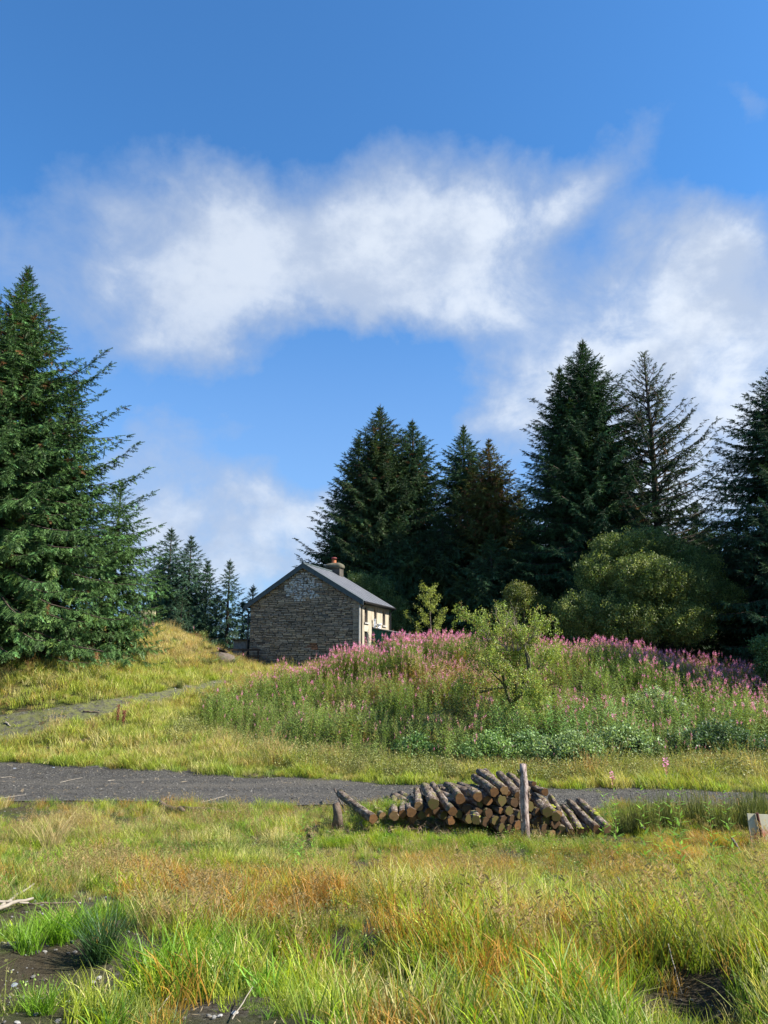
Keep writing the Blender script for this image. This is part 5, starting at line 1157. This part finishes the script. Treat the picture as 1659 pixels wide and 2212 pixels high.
# ------------------------------------------------------------------ single plants
def plant_copy(name, me_list, x, y, s, label, cat, group, tint, rz=None, seed=0, tilt=.08):
    """one plant of its own: a real mesh tinted through its own leaf material"""
    o = link(name, me_list, loc=(x, y, Hs(x, y)-.02)); o.scale = (s, s, s); o.rotation_euler = (random.uniform(-tilt, tilt), random.uniform(-tilt, tilt), random.uniform(0, 6.28))
    return tag(o, label, cat, group)
M_h1 = leafmat('bright_herb_leaf', (.17, .30, .045), trans=.4, rough=.45, var=.35)
def solo(src, mm):
    me = src.copy(); me.materials[0] = mm; return me
hm = [solo(herb(700+i, 1.0, 0, 38, ll=.15), M_h1) for i in range(3)]; hmf = [solo(herb(710, 1.25, 1, 34, ll=.13), M_h1)]
PL = [(1395, 1880, 11.0, 1.0, 0, 'tall leafy green willowherb growing right of the log pile'), (1475, 1905, 10.6, .95, 0, 'leafy willowherb midway between log pile and marker board'), (1435, 1860, 11.4, .8, 0, 'small willowherb behind the middle pair right of the pile'),
      (1585, 1850, 11.6, 1.0, 0, 'willowherb standing just left of the marker board'), (1335, 1850, 12.2, .8, 0, 'willowherb close against the right end of the logs'), (1545, 1880, 11, .8, 0, 'low willowherb left of the board in orange grass'),
      (1305, 1830, 12.6, .85, 0, 'slim willowherb behind the mossy end log'), (1460, 1840, 12.3, 1.05, 1, 'willowherb with one pink flower against the road'), (1330, 1840, 12.6, .9, 1, 'willowherb with faded pink head near the log pile end'),
      (620, 1820, 11.2, .75, 0, 'dark green willowherb in the clump left of the logs'), (650, 1830, 11.0, .8, 0, 'tallest willowherb in the clump left of the logs'), (680, 1820, 11.4, .7, 0, 'willowherb on the right side of the clump left of the logs'), (635, 1840, 10.6, .6, 0, 'short willowherb in front of the clump left of the logs'),
      (1100, 1830, 12.6, .5, 0, 'small nettle like herb at the foot of the stack')]
for i, (px, py, Y, s, fl, lb) in enumerate(PL):
    s *= 1.0 if px < 1200 else 1.22; x = P(px, py, Y)[0]; plant_copy('willowherb', (hmf if fl else hm)[i % (1 if fl else 3)], x, Y, s, lb, 'plant', 'single willowherbs on the bank', None)
# scattered herbs along the left edge of the stand
for i, (px, py, Y, s, lb) in enumerate([(432, 1590, 28.5, 1.0, 'lone willowherb at the far left of the flower stand'), (455, 1585, 28.6, 1.2, 'second lone willowherb at the left tip of the flower stand'), (415, 1440, 44, .9, 'willowherb with pink head in the meadow below the mound'), (470, 1455, 41, 1.0, 'pink willowherb in the meadow left of the stand'), (520, 1450, 41.5, .95, 'pink willowherb in the grass below the railing')]):
    x = P(px, py, Y)[0]; plant_copy('willowherb', (hm[0] if Y < 30 else hmf[0]), x, Y, s, lb, 'plant', 'single willowherbs at the stand edge', None)
# ferns
M_fern = leafmat('fern_frond', (.12, .19, .06), trans=.35, rough=.5, var=.3)
def fern_mesh(seed, n=13, L=.9):
    r = random.Random(seed); b = MB(); cols = []
    for i in range(n):
        a = 6.283*i/n+r.uniform(-.2, .2); l = L*r.uniform(.75, 1.1); pr = None; lift = r.uniform(.75, 1.15)
        for k in range(15):
            t_ = (k+1)/15; p = Vector((math.cos(a)*l*t_*.8, math.sin(a)*l*t_*.8, l*lift*(t_-.62*t_*t_)))
            if pr is not None: diamond(b, pr, p, Vector((-math.sin(a), math.cos(a), 0))*.005, cols, [.9, .8, .6])
            wd = l*.24*math.sin(min(t_*1.15+.12, 1)*math.pi)**.8 if t_ < .98 else .01
            for s in (-1, 1):
                sd_ = Vector((-math.sin(a)*s, math.cos(a)*s, -.15)); f_ = Vector((math.cos(a), math.sin(a), 0))
                diamond(b, p, p+(sd_+f_*.35)*wd, f_*.020, cols, [r.uniform(.8, 1.2)]*3)
            pr = p
    me = b.mesh('fern', M_fern); set_shade(me, np.array(cols)); return me
fm = [fern_mesh(i) for i in range(3)]
for i, (px, py, s, lb) in enumerate([(1255, 1655, 1.35, 'largest bright fern at the foot of the slope right of the post'), (1215, 1650, 1.1, 'fern on the left of the largest bright fern'), (1300, 1658, 1.0, 'fern on the right of the largest bright fern'), (1180, 1640, .9, 'darker fern below the hawthorn trunk'),
        (985, 1655, .8, 'fern in shade among the stems above the log pile'), (1060, 1650, .9, 'fern left of the hawthorn above the logs'), (1405, 1640, .8, 'arching fern on the verge toward the right'), (945, 1652, .7, 'small fern at the verge left of the log pile top')]):
    x, y = hit(px, py, 20); plant_copy('fern', fm[i % 3], x, y, s, lb, 'fern', 'ferns at the foot of the slope', None)
x0 = P(455, 1425, 42.5)
for i, (px, py, Y, s, lb) in enumerate([(450, 1430, 41.5, 1.3, 'dark fern clump on the mound beside the old stump'), (495, 1420, 43, 1.3, 'fern clump between stump and railing'), (425, 1400, 44, 1.2, 'fern high on the mound slope'), (390, 1440, 40, 1.0, 'fern at the bottom of the straw coloured mound'), (445, 1410, 44.5, 1.2, 'fern above the old stump')]):
    xx_ = P(px, py, Y)[0]; plant_copy('fern', fm[i % 3], xx_, Y, s, lb, 'fern', 'ferns on the mound', None)
q = P(475, 1425, 43.5); b = MB(); b.tube([(0, 0, -.3), (0, 0, .3), (.1, 0, .55), (.1, 0, .6)], [.85, .7, .5, .3], 11, jit=.2); tag(b.build('old_stump', simple('rotten_stump', (.14, .11, .085), .95, .5, 6, .8, 14), loc=(q[0], 43.5, Hs(q[0], 43.5)), smooth=True), 'rotten grey stump among ferns on the mound', 'stump')
# rush tussocks
M_rush = leafmat('dark_rush', (.045, .10, .035), trans=.25, rough=.45, var=.35); M_rush2 = leafmat('olive_rush', (.13, .15, .05), trans=.3, rough=.5, var=.35); M_dry = leafmat('dry_straw', (.48, .38, .20), trans=.35, rough=.6, var=.25)
M_lime = leafmat('lime_grass', (.16, .30, .025), trans=.45, rough=.45, var=.3)
def tuss(seed, n, sp_, h, wd, lean, curl, mm):
    return blades(n, sp_, h, wd, lean, curl, seed, segs=4, mat_=mm)
t_dark = tuss(800, 240, .09, .42, .006, .75, .25, M_rush); t_ol = [tuss(801+i, 260, .2, .62, .008, .35, .08, M_rush2) for i in range(2)]; t_dry = tuss(805, 120, .12, .55, .005, .7, .35, M_dry)
t_lime = [tuss(806+i, 120, .12, .36, .010, .6, .5, M_lime) for i in range(3)]
def tus(px, py, me, s, lb, cat='rush', grp=None, Y0=2.5, name='rush_tussock'):
    x, y = hit(px, py, Y0); return plant_copy(name, me, x, y, s, lb, cat, grp, None)
tus(220, 2078, t_dark, .95, 'dark green rush tussock standing in the bright grass at lower left')
tus(388, 1488, t_ol[0], .7, 'small dark rush tuft in the bright meadow grass beside the track', Y0=20)
tus(110, 1835, t_dry, 1.25, 'pale dry straw tussock near the road at left', 'grass tussock', name='grass_tussock')
tus(60, 1830, t_dry, .8, 'smaller dry straw tuft left of the pale tussock', 'grass tussock', name='grass_tussock')
for i, (px, py, s, lb) in enumerate([(1395, 1800, 1.15, 'tall olive rushes just right of the log pile'), (1445, 1795, 1.2, 'olive rushes behind the willowherbs'), (1510, 1800, 1.25, 'dense dark rushes in the middle right of the bank'), (1560, 1790, 1.1, 'rushes left of the marker board'), (1620, 1785, 1.3, 'tall rushes right behind the marker board'), (1655, 1780, 1.3, 'rushes at the very right edge above the board'), (1350, 1790, .9, 'thin rushes touching the right end logs')]):
    x = P(px, py, 14.6+.3*(i % 3))[0]; plant_copy('rush_tussock', t_ol[i % 2] if i != 2 else t_ol[0], x, 14.6+.3*(i % 3), s, lb, 'rush', 'rushes beside the road at right', None)
for i, (px, py, s, lb) in enumerate([(330, 2140, 1.0, 'lime green grass tuft right of the dark rush tussock'), (395, 2150, 1.1, 'lime green tuft with long pale blades near the bottom'), (700, 2160, 1.2, 'bright tall grass tuft at bottom centre by the dark hollow'), (755, 2185, .9, 'small bright tuft right of the bottom centre tuft'),
        (1600, 1985, 1.3, 'glowing lime tuft at the right edge of the bank'), (1540, 1990, 1.1, 'lime tuft left of the glowing one'), (130, 2040, .9, 'lime grass cushion above the bare soil at left'), (180, 2030, .9, 'second lime cushion above the bare soil'), (60, 2055, .7, 'small lime tuft on the left edge soil'), (980, 2190, .9, 'bright tuft in the bottom hollow'), (1230, 2190, 1.0, 'bright tuft at the bottom left of the soil bank'), (90, 2200, .5, 'tiny tuft alone on the bare soil at bottom left')]):
    tus(px, py, t_lime[i % 3], s, lb, 'grass tussock', 'lime green tufts in the foreground', name='grass_tussock')
# dock with rusty seed heads
M_dock = leafmat('dock_seed', (.15, .045, .03), trans=.1, rough=.8, var=.3)
for (px, py, hpx, lb) in ((252, 1572, 42, 'dried rust brown dock seed head beside the track'), (265, 1572, 30, 'smaller dried dock head right beside the taller one')):
    x, y = hit(px, py, 22); b = MB(); cols = []; rd = random.Random(px); hD = hpx/FPX*y
    b.tube([(0, 0, 0), (.02, 0, hD)], .008, 4); cols += [[1, 1, 1]]*8
    for k in range(150):
        z_ = hD*rd.uniform(.3, 1.05); p = Vector((rd.gauss(0, .03)+.02*z_/hD, rd.gauss(0, .03), z_)); diamond(b, p, p+Vector((rd.uniform(-.03, .03), rd.uniform(-.03, .03), .035)), (.012, .008, 0), cols, [1, 1, 1])
    me = b.mesh('dock', M_dock); set_shade(me, np.array(cols)); tag(link('dock_plant', me, loc=(x, y, Hs(x, y))), lb, 'plant')

# fallen sticks and loose timber
M_bl = simple('bleached_stick', (.31, .265, .205), .8, .3, 12, .3); M_rot = simple('rotten_wood', (.16, .12, .085), .95, .5, 8, .7, 30, c2=(.08, .05, .035))
def stick(pa, pb, r0, lb, mm=M_bl, Y0=2.5, lift=(.03, .03), name='fallen_stick', cat='stick', seed=0):
    xa, ya = hit(*pa, Y0); xb, yb = hit(*pb, Y0); r = random.Random(seed+int(pa[0])); b = MB(); n = 6; pts = []
    za, zb_ = Hs(xa, ya)+lift[0], Hs(xb, yb)+lift[1]
    for k in range(n+1):
        t_ = k/n; x, y = xa+(xb-xa)*t_, ya+(yb-ya)*t_; pts.append((x-xa+r.uniform(-.3, .3)*r0*2, y-ya+r.uniform(-1, 1)*r0, max(za+(zb_-za)*t_, Hs(x, y)+r0)-za+r.uniform(0, 1)*r0))
    b.tube(pts, [r0*(1.1-.5*k/n) for k in range(n+1)], 7, jit=.12)
    return tag(b.build(name, mm, loc=(xa, ya, za), smooth=True), lb, cat)
stick((-10, 1990), (70, 1938), .014, 'upper bleached stick poking in from the left edge', lift=(.06, .10)); stick((-20, 1985), (68, 1960), .018, 'thick bleached stick low at the left edge', lift=(.05, .05))
stick((-20, 1972), (60, 1966), .012, 'thin bleached stick crossing the pair at the left edge', lift=(.08, .04)); stick((60, 1968), (160, 1964), .010, 'dark thin twig running right from the bleached sticks', M_rot, lift=(.05, .05))
stick((345, 1752), (395, 1765), .07, 'rotten log piece at the grass edge of the road, left part', M_rot, name='rotten_log', cat='log', lift=(.02, .02)); stick((385, 1758), (540, 1764), .05, 'long rotten branch lying along the grass edge of the road', M_rot, name='rotten_log', cat='log', lift=(.08, .05))
stick((430, 1738), (492, 1722), .007, 'pale thin stick on the road near the rotten branch', Y0=14); stick((130, 1693), (178, 1683), .008, 'pale bent stick on the road at left', Y0=14); stick((0, 1728), (55, 1720), .007, 'pale stick on the road at the left edge', Y0=14)
stick((0, 1683), (25, 1681), .008, 'short pale stick on the road at far left', Y0=14); stick((232, 1690), (246, 1689), .012, 'small pale wood chip in the middle of the road', Y0=14); stick((1300, 1729), (1322, 1728), .008, 'short pale stick on the road right of the log pile', Y0=14)
stick((180, 1541), (215, 1543), .03, 'dark stick lying across the mossy track', M_rot, Y0=22); stick((12, 1563), (22, 1572), .03, 'white stick on the mossy track at left', Y0=22)
stick((340, 2200), (378, 2165), .004, 'thin pale twig at the bottom left', lift=(.02, .06)); stick((500, 2215), (545, 2175), .0035, 'pale straw stem slanting near the bottom', lift=(.02, .08))
stick((1340, 1985), (1420, 2085), .0035, 'long thin grey stem arching over the grass at lower right', lift=(.35, .1)); stick((1450, 2130), (1475, 2175), .003, 'thin grey root hanging over the soil edge at bottom right', lift=(.15, .02))
stick((1372, 1795), (1392, 1812), .05, 'short pale log stub half hidden in grass right of the pile', M_log, name='log_stub', cat='log', lift=(.2, .12)); stick((1585, 1845), (1605, 1860), .02, 'dark stick in the orange grass below the board', M_rot, lift=(.2, .1))
# grey stub left of the lone log
q = P(729, 1760, 14.3); b = MB(); hz_ = Hs(q[0], 14.3); b.tube([(0, 0, 0), (.01, 0, .25), (-.04, 0, .42)], [.1, .085, .06], 9, jit=.2); tag(b.build('tree_stub', M_rot, loc=(q[0], 14.3, hz_), smooth=True), 'pale broken stub standing left of the lone log', 'stump')
stick((722, 1735), (745, 1770), .02, 'thin ragged branch against the pale stub', M_rot, Y0=12, lift=(.3, .1))
stick((1255, 3010/1.8228), (1240, 1700), .006, 'placeholder', Y0=12) if False else None
stick((935, 1765), (905, 1790), .01, 'thin twig on the grass before the stack', M_bl, Y0=10, lift=(.3, .1))
# bigger stones
def rock(px, py, s, lb, c=(.25, .25, .26), Y0=2.5):
    x, y = hit(px, py, Y0); me = stone_mesh(int(px), simple('rock', c, .85, .3, 6, .4)); o = link('stone', me, loc=(x, y, Hs(x, y)+s*.15)); o.scale = (s, s*.8, s*.6); o.rotation_euler = (.2, .1, px); tag(o, lb, 'stone')
rock(30, 2131, .032, 'blue grey stone on the bare soil at bottom left', (.25, .27, .30)); rock(165, 2207, .03, 'pale stone at the very bottom edge left', (.33, .35, .38)); rock(198, 2066, .02, 'small stone under the dark rush tussock', (.4, .38, .36))
rock(850, 2195, .03, 'pebble in the dark bottom hollow'); rock(1035, 2205, .05, 'grey stone heap at bottom edge right of centre', (.3, .3, .31)); rock(1045, 2195, .035, 'stone resting beside the bottom edge stone', (.26, .26, .27)); rock(160, 1572, .12, 'pale stone at the edge of the mossy track', (.3, .29, .32), 22)
rock(115, 1660, .07, 'small blue grey stone on the road at left', (.2, .23, .28), 15); rock(32, 1662, .07, 'small grey stone on the road at left edge', (.2, .22, .25), 15)
# leaves of ground cover in the dark hollow
x, y = hit(870, 2130); n = 260; xx = x+rng.normal(0, .28, n); yy = y+rng.normal(0, .22, n)
tag(scatter('clover_patch', [variant('c', clump(480, 5, .03, .028, .026))], np.c_[xx, yy, H(xx, yy)+.02], rots(n, .3), rng.uniform(.7, 1.3, n), np.zeros(n, int), cmix([rng.random(n), rng.random(n)], [(.06, .12, .03), (.1, .17, .04)])), 'small round leaved ground cover in the dark hollow at bottom centre', 'ground cover', kind='stuff')
print('spruce sprays', cnt)
